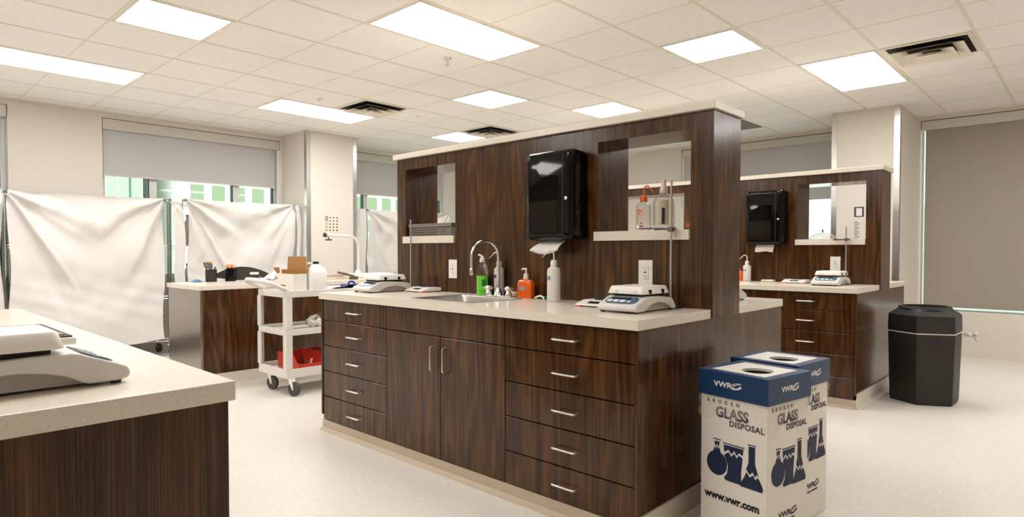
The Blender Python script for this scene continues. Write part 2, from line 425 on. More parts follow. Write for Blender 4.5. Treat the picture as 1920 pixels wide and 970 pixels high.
shade_x(*WINA[2], 2.06, 'half-lowered grey roller shade between the left column and the tall partition')
def shade_y(xa, xb, zb, label, m, li=.024):
    t = thing('roller_shade', label, 'window shade', ((xa + xb) / 2, YB + .05, ZT), 0, 'roller shades on the back wall'); o = tuple(t.location)
    MB(o).box(xa + .006, YB + .004, ZT - .09, xb - .006, YB + .09, ZT + .012).build('cassette', CASS, t, bevel=.004)
    MB(o).box(xa + li, YB + .049, zb + .02, xb - .02, YB + .052, ZT - .0902).build('fabric', m, t)
    MB(o).box(xa + li, YB + .043, zb, xb - .02, YB + .058, zb + .02).build('bottom_bar', m, t)
shade_y(*WINB[0], 1.85, 'grey roller shade on the back wall, the one farthest to the left', SHADE)
shade_y(*WINB[1], 1.87, 'grey roller shade above the lower far partition, left of the right column', SHADE)
shade_y(*WINB[2], .545, 'fully lowered brownish grey roller shade at the right edge of the photo', SHADE2, .042)
# baseboards
def cove(name, pts, lab):
    b = MB()
    for (x0, y0, x1, y1) in pts: b.box(x0, y0, 0, x1, y1, .135)
    structure(b.build(name, COVEW), lab)
cove('baseboard_left', [(XA, YF, XA + .012, 4.13), (XA, 4.88, XA + .012, YB)], 'pale vinyl base along the left wall')
cove('baseboard_back', [(XA + .012, YB - .012, -2.25, YB), (-1.57, YB - .012, XE, YB)], 'pale vinyl base along the back wall')
cove('baseboard_right', [(XE - .012, YF, XE, YB - .012)], 'pale vinyl base along the right wall')
# columns
structure(MB().box(XA, 4.13, 0, -7.55, 4.88, H).build('wall_left_column', PAINT), 'cream column standing out of the left window wall')
structure(MB().box(-2.25, 7.76, 0, -1.575, YB, H).build('wall_back_column', PAINT), 'cream column standing out of the back wall')
def guard(name, cx, cy, sx, sy, lab, z0=.14, w=.055):
    b = MB(); x, y = cx, cy; T = .003
    b.box(min(x, x + sx * w), min(y, y - sy * T), z0, max(x, x + sx * w), max(y, y - sy * T), H - .004)
    b.box(min(x, x - sx * T), min(y - sy * T, y + sy * w), z0, max(x, x - sx * T), max(y - sy * T, y + sy * w), H - .004)
    structure(b.build(name, STEEL), lab)
guard('trim_1', -7.55, 4.13, -1, 1, 'steel corner guard on the near edge of the left column')
guard('trim_2', -7.55, 4.88, -1, -1, 'steel corner guard on the far edge of the left column')
guard('trim_3', -2.25, 7.76, 1, 1, 'steel corner guard on the left edge of the right column')
guard('trim_4', -1.575, 7.76, -1, 1, 'steel corner guard on the right edge of the right column')
# slim light steel cover along the right jamb of window 2
structure(MB().box(XA + .0, 4.05, ZA, XA + .006, 4.10, ZT - .13).build('trim_5', FRAMEM), 'white metal strip at the right edge of the wide window')
# ------------------------------------------------------------------ benches
WT, UT = .914, .872          # worktop top and underside
def pull(parent, x, y, z, w=.12, vertical=False, name='handle'):
    """satin bar pull standing off a front whose face is at y"""
    b = MB(); d = .030; r = .0045
    if vertical: P = [(x, y, z + w / 2), (x, y - d, z + w / 2 - .004), (x, y - d, z - w / 2 + .004), (x, y, z - w / 2)]
    else: P = [(x - w / 2, y, z), (x - w / 2 + .004, y - d, z), (x + w / 2 - .004, y - d, z), (x + w / 2, y, z)]
    Q = [Vector(p) for p in P]; pts = [Q[0], Q[0].lerp(Q[1], .8), Q[1].lerp(Q[2], .06), Q[1].lerp(Q[2], .94), Q[3].lerp(Q[2], .8), Q[3]]
    b.tube(pts, [r * 1.5, r, r, r, r, r * 1.5], 10)
    return b.build(name, NICKEL, parent, smooth=True)

def bench(dx, dy, names, sink=False, xleft=-3.785, hole_l=(-3.686, -3.145)):
    ox = lambda v: v + dx
    oy = lambda v: v + dy
    xl, xr = ox(xleft), ox(-1.333)
    yf, yp, yq, yb = oy(2.152), oy(2.796), oy(3.0965), oy(3.722)
    # plinth
    o = (xl + .03, yf + .1, 0)
    t = thing('bench_plinth', names['plinth'], 'bench base', o, 0, 'coved bench bases')
    b = MB(o)
    b.rings([[(xl + .006, yf + .020, .066), (xl + .006, yf + .020, .016), (xl + .006, yf - .010, 0.001), (xl + .006, yf + .05, 0.001), (xl + .006, yf + .05, .066)],
             [(xr - .004, yf + .020, .066), (xr - .004, yf + .020, .016), (xr - .004, yf - .010, 0.001), (xr - .004, yf + .05, 0.001), (xr - .004, yf + .05, .066)]])
    b.build('front_cove', COVE, t)
    b = MB(o).box(xl + .03, yf + .051, 0.001, xr - .03, yb - .03, .099)
    b.build('core', COVE, t)
    b = MB(o)
    b.rings([[(xr - .0035, yf + .02, .115), (xr + .006, yf + .02, .115), (xr + .006, yf + .02, .02), (xr + .035, yf + .02, 0.001), (xr - .0035, yf + .02, 0.001)],
             [(xr - .0035, yb - .02, .115), (xr + .006, yb - .02, .115), (xr + .006, yb - .02, .02), (xr + .035, yb - .02, 0.001), (xr - .0035, yb - .02, 0.001)]])
    b.build('side_cove', COVEW, t)
    # end panels
    t = thing('bench_end_panel', names['end'], 'end panel', (xr - .012, (yf + yb) / 2, .1), 0, 'walnut bench end panels'); o = tuple(t.location)
    MB(o).box(xr - .022, yf + .012, .1005, xr - .0045, yb - .012, UT - .0005).build('board', WOOD, t, bevel=.0012, seg=1)
    o = (xl + .012, yf + .3, .1)
    t = thing('bench_end_panel', names['end2'], 'end panel', o, 0, 'walnut bench end panels')
    MB(o).box(xl + .006, yf + .012, .1005, xl + .022, yb - .012, UT - .0005).build('board', WOOD, t, bevel=.0012, seg=1)
    F = yf + .018      # face of the fronts
    def carcass(name, label, xa, xb, cat):
        o = ((xa + xb) / 2, F + .2, .0995)
        t = thing(name, label, cat, o, 0, 'walnut base cabinets')
        MB(o).box(xa + .0005, F + .030, .1005, xb - .0005, yp - .002, UT - .001 if not (sink and name == 'sink_cabinet') else .68).build('carcass', WOOD, t)
        return t, o
    def front(o, par, nm, xa, xb, za, zb):
        return MB(o).box(xa + .0026, F, za + .0028, xb - .0026, F + .0185, zb - .0028).build(nm, WOOD, par, bevel=.001, seg=1)
    Z = [.868, .731, .565, .397, .228, .068]
    for (xa, xb, lab, hx_) in ((xl + .022, ox(-3.05), names['dl'], ox(-3.38)), (ox(-2.081), ox(-1.356), names['dr'], ox(-1.705))):
        t, o = carcass('drawer_cabinet', lab, xa, xb, 'cabinet')
        for k in range(5):
            d = front(o, t, 'drawer', xa, xb, Z[k + 1], Z[k])
            h = MBpull(o, hx_, F, (Z[k] + Z[k + 1]) / 2, .13, False, d)
    t, o = carcass('sink_cabinet', names['sc'], ox(-3.05), ox(-2.081), 'cabinet')
    front(o, t, 'false_front', ox(-3.05), ox(-2.081), Z[1], Z[0])
    d = front(o, t, 'door', ox(-3.05), ox(-2.562), Z[5], Z[1]); MBpull(o, ox(-2.612), F, .612, .13, True, d)
    d = front(o, t, 'door', ox(-2.562), ox(-2.081), Z[5], Z[1]); MBpull(o, ox(-2.512), F, .612, .13, True, d)
    o = ((xl + xr) / 2, yq + .3, .0995)
    t = thing('base_cabinet', names['back'], 'cabinet', o, 0, 'walnut base cabinets')
    MB(o).box(xl + .0225, yp + .0, .1005, xr - .0225, yb - .03, UT - .001).build('carcass', WOOD, t)
    for k in range(4):
        w = (xr - xl - .05) / 4; xa = xl + .025 + k * w
        MB(o).box(xa + .002, yb - .0295, .12, xa + w - .002, yb - .012, UT - .003).build('door', WOOD, t, bevel=.001, seg=1)
    # worktops
    wtop = MB((xl, yf, UT))
    if sink:
        a, b_, c, d = SX0, SX1, SY0, SY1
        wtop.box(xl, yf, UT, xr, c, WT); wtop.box(xl, c, UT, a, d, WT); wtop.box(b_, c, UT, xr, d, WT); wtop.box(xl, d, UT, xr, yp - .001, WT)
        bmesh.ops.remove_doubles(wtop.bm, verts=wtop.bm.verts, dist=1e-5)
    else: wtop.box(xl, yf, UT, xr, yp - .001, WT)
    w = wtop.build('worktop', QUARTZ, None, (xl, yf, UT), bevel=0 if sink else .003)
    tag(w, names['top'], 'worktop', 'pale quartz worktops')
    w = MB((xl, yq, UT)).box(xl, yq + .001, UT, xr, yb, WT).build('worktop', QUARTZ, None, (xl, yq, UT), bevel=.003)
    tag(w, names['top2'], 'worktop', 'pale quartz worktops')
    # upright partition with two pass-through openings
    zt = names.get('zt', 1.858)
    xe = xr + .008
    o = ((xl + xe) / 2, (yp + yq) / 2, UT)
    t = thing('partition', names['part'], 'partition', o, 0, 'walnut bench partitions')
    b = MB(o)
    z0, z1 = 1.272, 1.78
    hl = (ox(hole_l[0]), ox(hole_l[1])); hr = (ox(-1.985), ox(-1.441))
    b.box(xl, yp, UT, xe, yq, z0); b.box(xl, yp, z1, xe, yq, zt)
    b.box(xl, yp, z0, hl[0], yq, z1); b.box(hl[1], yp, z0, hr[0], yq, z1); b.box(hr[1], yp, z0, xe, yq, z1)
    bmesh.ops.remove_doubles(b.bm, verts=b.bm.verts, dist=1e-5)
    fs = [f for f in b.bm.faces if any(f is not g and len(f.verts) == len(g.verts) and (f.calc_center_median() - g.calc_center_median()).length < 1e-5 for g in f.verts[0].link_faces)]
    if fs: bmesh.ops.delete(b.bm, geom=fs, context='FACES_ONLY')
    b.build('panel', WOOD, t)
    MB(o).box(xl - .02, yp - .028, zt + .0005, xe + .016, yq + .012, zt + .037).build('cap', QUARTZ, t, bevel=.003)
    for (a, c) in (hl, hr):
        MB(o).box(a - .016, yp - .017, 1.247, a, yp - .0005, 1.296).box(a, yp - .017, 1.247, c, yp - .0005, 1.296).box(a + .001, yp - .0005, 1.2725, c - .001, yq + .01, 1.296).build('ledge', QUARTZ, t)
    return t
def MBpull(o, x, y, z, w, vert, parent):
    b = MB(o); d = .030; r = .0048
    if vert: P = [(x, y + .001, z + w / 2), (x, y - d, z + w / 2 - .002), (x, y - d, z - w / 2 + .002), (x, y + .001, z - w / 2)]
    else: P = [(x - w / 2, y + .001, z), (x - w / 2 + .002, y - d, z), (x + w / 2 - .002, y - d, z), (x + w / 2, y + .001, z)]
    Q = [Vector(p) for p in P]
    pts = [Q[0], Q[0].lerp(Q[1], .75), Q[1].lerp(Q[2], .02).lerp(Q[0], .06), Q[1].lerp(Q[2], .09), Q[1].lerp(Q[2], .91), Q[2].lerp(Q[1], .02).lerp(Q[3], .06), Q[3].lerp(Q[2], .75), Q[3]]
    b.tube(pts, r, 10)
    return b.build('handle', NICKEL, parent, smooth=True)

SX0, SX1, SY0, SY1 = -2.935, -2.43, 2.275, 2.668
N1 = dict(plinth='pale coved base under the sink bench in the middle of the room', end='wide walnut end panel of the sink bench behind the glass waste boxes',
          end2='walnut end panel at the far left end of the sink bench', dl='walnut cabinet of five narrow drawers at the left end of the sink bench',
          dr='walnut cabinet of five wide drawers nearest the camera on the sink bench', sc='two-door walnut cabinet below the sink',
          back='walnut cabinet on the far side of the tall partition', top='pale worktop with the sink, in front of the tall partition',
          top2='pale worktop behind the tall partition, its end showing above the waste boxes', part='tall walnut partition with two openings behind the sink')
PART = bench(0, 0, N1, sink=True)
DX, DY = .025, 3.012
N2 = dict(plinth='pale coved base under the far bench beside the black trash can', end='walnut end panel of the far bench beside the black trash can',
          end2='walnut end panel at the hidden left end of the far bench', dl='walnut drawer cabinet at the hidden left end of the far bench',
          dr='walnut drawer cabinet of the far bench, beyond the glass waste boxes', sc='two-door walnut cabinet in the middle of the far bench',
          back='walnut cabinet on the window side of the far partition', top='pale worktop of the far bench under the second towel dispenser',
          top2='pale worktop on the window side of the far partition', part='far walnut partition with a see-through opening, near the right column')
bench(DX, DY, N2, xleft=-4.95, hole_l=(-4.15, -3.088))

# sink and tap
o = ((SX0 + SX1) / 2, (SY0 + SY1) / 2, WT)
t = thing('sink', 'undermounted stainless steel sink in the middle bench worktop', 'sink', o)
def rr(x0, y0, x1, y1, r, z, n=6):
    P = []
    for (cx_, cy_, a0) in ((x1 - r, y1 - r, 0), (x0 + r, y1 - r, 90), (x0 + r, y0 + r, 180), (x1 - r, y0 + r, 270)):
        for k in range(n + 1):
            a = radians(a0 + 90 * k / n); P.append((cx_ + r * cos(a), cy_ + r * sin(a), z))
    return P
e = .012
b = MB(o).rings([rr(SX0 - e, SY0 - e, SX1 + e, SY1 + e, .02, WT + .0005), rr(SX0 - e, SY0 - e, SX1 + e, SY1 + e, .02, WT + .003), rr(SX0 + .004, SY0 + .004, SX1 - .004, SY1 - .004, .05, WT + .002),
                 rr(SX0 + .008, SY0 + .008, SX1 - .008, SY1 - .008, .05, WT - .01), rr(SX0 + .014, SY0 + .014, SX1 - .014, SY1 - .014, .055, WT - .17),
                 rr(SX0 + .04, SY0 + .04, SX1 - .04, SY1 - .04, .05, WT - .19), rr(SX0 + .22, SY0 + .18, SX1 - .22, SY1 - .18, .02, WT - .195)], False, True)
b.build('basin', STEEL, t, smooth=True, recalc=False)
MB(o).lathe([(.042, -.1935), (.045, -.191), (.03, -.190), (.012, -.1925)], ((SX0 + SX1) / 2, (SY0 + SY1) / 2, WT), 24).build('drain', CHROME, t, smooth=True)
fx, fy = -2.65, 2.704
o = (fx, fy, WT)
t = thing('gooseneck_tap', 'chrome gooseneck tap arching over the sink', 'tap', o)
MB(o).box(fx - .115, fy - .022, WT + .0005, fx + .115, fy + .022, WT + .010).build('deck_plate', CHROME, t, bevel=.004, smooth=True)
MB(o).lathe([(.026, .010), (.028, .014), (.022, .030), (.014, .042), (.011, .055)], (fx, fy, WT), 24).build('spout_base', CHROME, t, smooth=True)
R_ = .095; zc = WT + .243
pts = [(fx, fy, WT + .045), (fx, fy, WT + .12), (fx, fy, WT + .19), (fx, fy, zc)]
vx, vy = -.20, -.98
for k in range(1, 13):
    a = pi * k / 12; s_ = R_ - R_ * cos(a)
    pts.append((fx + vx * s_, fy + vy * s_, zc + R_ * sin(a)))
ex, ey = fx + vx * 2 * R_, fy + vy * 2 * R_
pts += [(ex, ey, zc - .05), (ex, ey, zc - .085)]
MB(o).tube(pts, .0088, 14).build('spout', CHROME, t, smooth=True)
MB(o).lathe([(.009, .01), (.012, .005), (.012, -.028), (.010, -.034)], (ex, ey, zc - .075), 16).build('aerator', CHROME, t, smooth=True)
for s_ in (-1, 1):
    hx_ = fx + s_ * .085
    b = MB(o).lathe([(.020, .010), (.021, .016), (.016, .030), (.014, .034), (.022, .040), (.026, .048), (.024, .058), (.014, .066), (.003, .069)], (hx_, fy, WT), 20)
    for k in range(4):
        a = pi / 4 + k * pi / 2
        b.tube([(hx_, fy, WT + .05), (hx_ + .027 * cos(a), fy + .027 * sin(a), WT + .05)], [.008, .006], 8)
    b.build('cross_handle', CHROME, t, smooth=True)

# paper towel dispensers
def dispenser(x0, yw, label, off):
    o = (x0 + .165, yw, 1.5)
    t = thing('towel_dispenser', label, 'paper towel dispenser', o, 0, 'black paper towel dispensers')
    W_, D_ = .335, .150
    z0, z1 = 1.250, 1.745
    # shell: rounded rectangle in x-z, bulging toward the front
    rings = []
    for (yy, ins) in ((-.002, .004), (-D_ * .72, 0), (-D_ * .9, .006), (-D_ * .98, .018), (-D_, .036)):
        P = [(p[0], yw + yy, p[1]) for p in [(q[0], q[1]) for q in rr(x0 + ins, z0 + ins, x0 + W_ - ins, z1 - ins, max(.03 - ins * .3, .015), 0)]]
        rings.append(P)
    b = MB(o).rings(rings); b.build('cover', BLACKG, t, smooth=True, angle=50)
    def face(poly, d, m, nm):
        M = frame((x0, yw - D_ - .0003, z0), (1, 0, 0), (0, 0, 1))
        MB(o).prism(poly, M, d).build(nm, m, t)
    face([(.040, .045), (.235, .045), (.235, .215), (.040, .215)], .0012, BLACKT, 'lower_window')
    P = [(.037, .222)] + [(.037 + .205 * k / 16, .222 + .105 * sin(pi * (.12 + .88 * k / 16 * .55 + .0)) + .03) for k in range(17)] + [(.242, .222)]
    face(P, .0010, BLACKM2, 'roll_window')
    MB(o).box(x0 + W_ - .062, yw - D_ + .004, z0 + .03, x0 + W_ - .058, yw - D_ - .0012, z1 - .03).build('seam', BLACKM, t)
    MB().lathe([(.009, 0), (.010, .004), (.007, .005)], (0, 0, 0), 20).build('lock', CHROME, t, smooth=True)
    b = [c for c in bpy.data.objects if c.name.startswith('lock') and c.parent == t][-1]
    b.data.transform(Matrix.Translation(Vector((x0 + W_ - .035, yw - D_ - .0, 1.475)) - Vector(o)) @ Matrix.Rotation(pi / 2, 4, 'X'))
    lg = MB(o).prism([(.012 * cos(a), .007 * sin(a)) for a in [2 * pi * k / 20 for k in range(20)]], frame((x0 + .125, yw - D_ - .0004, 1.455), (1, 0, 0), (0, 0, 1)), .001)
    lg.build('emblem', mat('silver_print', S(190, 188, 184), .3), t)
    # hanging towel
    def fn(u, v):
        if off == 0:
            w = .150 + .035 * v; x = x0 + .175 - .03 * v + (u - .5) * w * (1 + .12 * v)
            y = yw - .070 - .055 * sin(v * 1.9)
            return (x - .028 * v, y, z0 + .006 - .062 * v * (1 - .0 * u) - .022 * v * sin(pi * u))
        w = .165; return (x0 + .165 - .018 * v + (u - .5) * w, yw - .075 - .012 * sin(v * 3) + .003 * sin(u * 9), z0 + .006 - .070 * v - .004 * sin(u * 8) * v)
    MB(o).grid(fn, 16, 10).build('paper_towel', PAPER, t, smooth=True, solid=.0008)
    return t
BLACKM2 = mat('black_roll_window', S(5, 4, 4), .08, spec=.2)
dispenser(-2.385, 2.795, 'large black paper towel dispenser on the tall partition above the sink', 0)
dispenser(-2.395 + .02, 2.795 + DY, 'black paper towel dispenser on the far partition', 1)

# outlets
def outlet(x, y, z, label, w=.082, h=.125, gfci=True):
    o = (x, y, z); t = thing('wall_outlet', label, 'outlet', o, 0, 'white power outlets')
    MB(o).box(x - w / 2, y - .006, z - h / 2, x + w / 2, y - .0005, z + h / 2).build('cover_plate', WHITEP, t, bevel=.002)
    MB(o).box(x - .018, y - .0085, z - .035, x + .018, y - .0061, z + .035).build('socket', WHITEP, t, bevel=.001)
    b = MB(o)
    for s_ in (-1, 1):
        c = z + s_ * .021
        b.box(x - .008, y - .0089, c - .005, x - .0062, y - .0085, c + .006); b.box(x + .0062, y - .0089, c - .005, x + .008, y - .0085, c + .006)
        b.lathe([(.0025, 0), (.0025, .0004)], (0, 0, 0), 8) if 0 else b.box(x - .002, y - .0089, c - .012, x + .002, y - .0085, c - .008)
    if gfci: b.box(x - .006, y - .0089, z - .004, x + .006, y - .0085, z + .004)
    b.build('slots', BLACKM, t)
outlet(-3.165, 2.796, 1.071, 'white outlet on the tall partition, left of the tap')
outlet(-1.685, 2.796, 1.083, 'white outlet on the tall partition, behind the balance at the right end')
outlet(-1.645, 2.796 + DY, 1.083, 'white outlet on the far partition')

# balances
def quad_on(M, x0, y0, x1, y1): return [(x0, y0), (x1, y0), (x1, y1), (x0, y1)]
def round_poly(x0, y0, x1, y1, r, n=5):
    return [(p[0], p[1]) for p in rr(x0, y0, x1, y1, r, 0, n)]
def make_balance(label, cat='balance'):
    t = thing('lab_balance', label, cat, (0, 0, 0), 0, 'large grey top-loading balances')
    W2, D2 = .1025, .178
    prof = [(-D2, .010), (-D2 - .004, .022), (-D2 + .002, .034), (-D2 + .020, .042), (-D2 + .085, .068), (-D2 + .100, .072), (-.02, .071), (.05, .068), (.10, .063), (D2 - .045, .058), (D2 - .030, .052), (D2, .014), (D2 - .003, .006)]
    bot = [(D2 - .035, .006)]
    for k in range(9):
        a = k / 8; yy = (D2 - .04) - .235 * a
        bot.append((yy, .010 + .032 * sin(pi * a) ** .7))
    bot += [(-D2 + .07, .006), (-D2 + .02, .006)]
    poly = prof + bot
    M = frame((-W2, 0, 0), (0, 1, 0), (0, 0, 1))
    b = MB()
    b.prism(poly, M, 2 * W2)
    b.build('housing', GREYP, t, bevel=.005, seg=3, smooth=True, angle=30)
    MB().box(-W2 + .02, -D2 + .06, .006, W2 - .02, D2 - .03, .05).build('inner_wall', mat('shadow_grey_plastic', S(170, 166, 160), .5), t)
    b = MB()
    for x in (-W2 + .018, W2 - .018):
        for y in (-D2 + .02, D2 - .022): b.lathe([(.010, .0005), (.011, .008)], (x, y, 0), 14)
    b.build('feet', BLACKM, t)
    # keypad on the sloping front
    a = Vector((0, -D2 + .021, .0432)); c = Vector((0, -D2 + .084, .0683)); vdir = (c - a).normalized()
    Mk = frame(a, (1, 0, 0), vdir)
    Mk = Mk @ Matrix.Translation((0, 0, .0003))
    k = MB().prism(round_poly(-.082, -.002, .082, .060, .026), Mk, .0014).build('keypad', BLUEP, t)
    MB().prism(round_poly(-.062, .037, .040, .054, .003), Mk, .0022).build('display', LCDD, k)
    for i in range(4):
        x = -.058 + i * .034
        w = .013 if i < 3 else .008
        MB().prism(round_poly(x - w, .008, x + w, .029 if i < 3 else .022, .005), Mk, .0034).build('key', WHITEP, k)
    # pan carrier and pan
    MB().box(-.075, -.085, .066, .075, .105, .082).build('pan_carrier', BLACKM, t)
    zz = .0821
    rings = [rr(-.098, -.105, .098, .125, .016, zz), rr(-.098, -.105, .098, .125, .016, zz + .004), rr(-.090, -.097, .090, .117, .016, zz + .030), rr(-.086, -.093, .086, .113, .014, zz + .034)]
    p = MB().rings(rings).build('pan_cover', WHITEP, t, smooth=True, angle=35)
    for y in (-.05, .06): MB().box(.094, y - .009, zz + .001, .1002, y + .009, zz + .020).build('clip', BLACKT, p)
    for x in (-.05, .05): MB().box(x - .009, -.1072, zz + .001, x + .009, -.1015, zz + .016).build('clip', WHITEP, p)
    return t
def place_balance(x, y, label, rz=0, first=[None], z=WT):
    if first[0] is None:
        first[0] = make_balance(label); first[0].location = (x, y, z + .0003); first[0].rotation_euler.z = rz; return first[0]
    return dup(first[0], (x, y, z + .0003), rz, label)
place_balance(-1.568, 2.528, 'large grey balance with blue keypad at the right end of the sink worktop')
place_balance(-3.575, 2.520, 'large grey balance with blue keypad at the left end of the sink worktop')
place_balance(-1.60, 5.535, 'large grey balance on the far bench below the outlet')
place_balance(-1.565, 3.34, 'grey balance half hidden behind the end of the tall partition', rz=pi)
nb = place_balance(-1.588, .226, 'large grey balance on the nearest worktop at the left edge of the photo', rz=pi)
for c in bpy.data.objects:
    if c.parent == nb and c.name.startswith('pan'): c.location.y += .036

def make_small(label):
    t = thing('pocket_balance', label, 'balance', (0, 0, 0), 0, 'small white balances')
    W2, D2 = .095, .085
    prof = [(-D2, .006), (-D2 + .002, .012), (-.015, .030), (-.010, .031), (D2 - .012, .031), (D2, .026), (D2, .006)]
    MB().prism(prof, frame((-W2, 0, 0), (0, 1, 0), (0, 0, 1)), 2 * W2).build('housing', WHITEP, t, bevel=.004, seg=3, smooth=True, angle=30)
    for sx in (-1, 1):
        for sy in (-1, 1):
            MB().box(sx * (W2 - .016) - .016, sy * (D2 - .014) - .014, .0005, sx * (W2 - .016) + .016, sy * (D2 - .014) + .014, .0062).build('foot', ORANGEF if sy < 0 else BLACKM, t, bevel=.002)
    a = Vector((0, -D2 + .004, .0127)); c = Vector((0, -.017, .0295))
    Mk = frame(a, (1, 0, 0), (c - a)) @ Matrix.Translation((0, 0, .0003))
    MB().prism(round_poly(-.035, .018, .035, .045, .003), Mk, .0012).build('display', LCDD, t)
    MB().lathe([(.048, .0315), (.052, .033), (.052, .036), (.02, .0362)], (0, .035, 0), 32, sy=.85).build('pan', BLACKM, t, smooth=True)
    return t
SM = make_small('small white balance with orange feet, left of the sink'); SM.location = (-3.365, 2.695, WT + .0003)
dup(SM, (-1.82, 2.585, WT + .0003), 0, 'small white balance with orange foot, beside the large balance at the right')
dup(SM, (-1.93, 2.62 + DY + .06, WT + .0003), 0, 'small white balance on the far bench, left of the larger one')
# flat-topped balance beside the near one
t = thing('platform_balance', 'flat dark-topped balance half hidden behind the near white balance', 'balance', (-1.97, .21, WT + .0003))
MB().box(-.13, -.10, .006, .13, .10, .052).build('housing', GREYP, t, bevel=.006)
b = MB()
for x in (-.11, .11):
    for y in (-.08, .08): b.lathe([(.010, .0005), (.011, .0065)], (x, y, 0), 12)
b.build('feet', BLACKM, t)
MB().box(-.17, -.14, .0525, .19, .165, .070).build('rim', WHITEP, t, bevel=.004)
MB().box(-.163, -.133, .0705, .183, .158, .0735).build('platform', mat('dark_grey_platform', S(74, 68, 64), .65, spec=.15), t)
MB().box(-.08, .118, .0738, .150, .148, .0752).build('display', LCD, t)

# ring stands
DSTEEL = mat('dark_cast_steel', (.20, .17, .15, 1), .35, .9)
def stand(x, y, ztop, label, clampz=None, ring=True, base=True):
    o = (x, y, WT + .0003); t = thing('ring_stand', label, 'ring stand', o, 0, 'steel ring stands')
    MB(o).box(x - .11, y - .028, WT + .0006, x + .05, y + .036, WT + .010).build('base', BLACKM, t, bevel=.003)
    MB(o).tube([(x, y, WT + .010), (x, y, ztop)], .0055, 12).build('rod', STEEL, t, smooth=True)
    if clampz:
        b = MB(o).box(x - .012, y - .014, clampz - .012, x + .012, y + .012, clampz + .012)
        b.tube([(x + .012, y, clampz), (x + .030, y, clampz)], .003, 8).lathe([(.009, 0), (.009, .006)], (x + .02, y - .006, clampz + .004), 10)
        b.build('boss_head', DSTEEL, t, bevel=.002)
        b = MB(o)
        if ring:
            b.tube([(x - .01, y, clampz + .002), (x - .045, y - .03, clampz + .004)], .0035, 8)
            c = (x - .085, y - .062)
            b.tube([(c[0] + .05 * cos(a), c[1] + .05 * sin(a), clampz + .004) for a in [2 * pi * k / 28 for k in range(29)]], .003, 8, caps=False)
            b.build('ring', DSTEEL, t, smooth=True)
        else:
            b.tube([(x - .01, y, clampz), (x - .05, y, clampz), (x - .085, y - .005, clampz + .002)], [.004, .006, .004], 8)
            b.box(x - .095, y - .02, clampz - .006, x - .07, y + .012, clampz + .006)
            b.build('clamp_arm', BLACKM, t)
stand(-3.57, 2.752, 1.415, 'tall ring stand behind the left balance on the sink worktop')
stand(-1.52, 2.752, 1.535, 'tall ring stand with a ring clamp, right end of the sink worktop', 1.298)
stand(-1.55, 2.747 + DY, 1.40, 'ring stand with a dark clamp on the far bench', 1.29, ring=False)
b = MB((-3.44, 2.755, WT)); x, y = -3.455, 2.765

# wash bottles, soaps
def wash_bottle(x, y, z, label, body=MILKY, cap=WHITEP, h=.185, r=.037, tube=WHITEP, ang=200, fill=True, group='wash bottles', lab=None, s=1.0):
    o = (x, y, z); t = thing('wash_bottle', label, 'wash bottle', o, 0, group)
    MB(o).lathe([(r * .9, .001), (r, .006), (r, h * .55), (r, h * .86), (r * .93, h * .95), (r * .55, h), (r * .42, h + .008)], (x, y, z), 32).build('bottle', body, t, smooth=True)
    MB(o).lathe([(r * .50, h + .0085), (r * .52, h + .014), (r * .46, h + .036), (r * .2, h + .040)], (x, y, z), 20).build('cap', cap, t, smooth=True, angle=60)
    a = radians(ang); P = []
    for k in range(9):
        th = pi * k / 8 * .78; rr_ = .022
        P.append((x + cos(a) * (rr_ - rr_ * cos(th)), y + sin(a) * (rr_ - rr_ * cos(th)), z + h + .068 + rr_ * sin(th)))
    P = [(x, y, z + h + .04), (x, y, z + h + .055)] + P
    L_ = Vector(P[-1]) + (Vector(P[-1]) - Vector(P[-2])).normalized() * .045; P.append(tuple(L_))
    MB(o).tube(P, [.0042] * (len(P) - 2) + [.0035, .002], 10).build('spout', tube, t, smooth=True)
    if lab: MB(o).rings([[(x + (r + .0004) * cos(q), y + (r + .0004) * sin(q), z + zz) for q in [radians(215 + 6 * k) for k in range(12)]] for zz in (h * .62, h * .74)], False, False, closed=False).build('print', lab, t)
    return t
wash_bottle(-2.185, 2.665, WT, 'milky wash bottle standing alone, right of the orange soap', lab=mat('blue_grey_print', S(120, 140, 160), .5), ang=192, h=.190)
wash_bottle(-2.70, 2.765 - .012, WT, 'milky wash bottle behind the tap, beside the green soap', lab=mat('blue_print', S(60, 96, 150), .5), ang=195, h=.170) if 0 else wash_bottle(-2.700, 2.7605, WT, 'milky wash bottle behind the tap, beside the green soap', lab=BLUET, ang=195, h=.178, r=.031)
wash_bottle(-2.385, 5.74, WT, 'milky wash bottle on the far bench', ang=190, h=.150, r=.036, lab=GREYINK)
# green dish soap
x, y = -2.838, 2.752; o = (x, y, WT)
t = thing('dish_soap_bottle', 'green dish soap bottle with white cap behind the sink', 'soap bottle', o)
def oval(prof, seg=28, sy=.6): return MB(o).lathe(prof, (x, y, WT), seg, sy=sy)
oval([(.034, .001), (.037, .008), (.033, .055), (.037, .11), (.0375, .118)]).build('soap', GREENL, t, smooth=True)
oval([(.0375, .1182), (.036, .15), (.028, .178), (.016, .196), (.014, .20)]).build('clear_shoulder', CLEAR, t, smooth=True)
MB(o).lathe([(.015, .2005), (.016, .206), (.013, .222), (.007, .226), (.006, .236)], (x, y, WT), 18).tube([(x, y, WT + .232), (x - .012, y - .004, WT + .240), (x - .024, y - .006, WT + .246)], [.006, .006, .004], 8).build('cap', WHITEP, t, smooth=True)
b = MB(o); b.rings([[(x + .0382 * cos(q), y + .6 * .0382 * sin(q), WT + z_) for q in [radians(230 + 8 * k) for k in range(12)]] for z_ in (.03, .06, .09, .115)], False, False, closed=False)
b.build('label', mat('lime_label', S(120, 206, 60), .3), t, smooth=True)
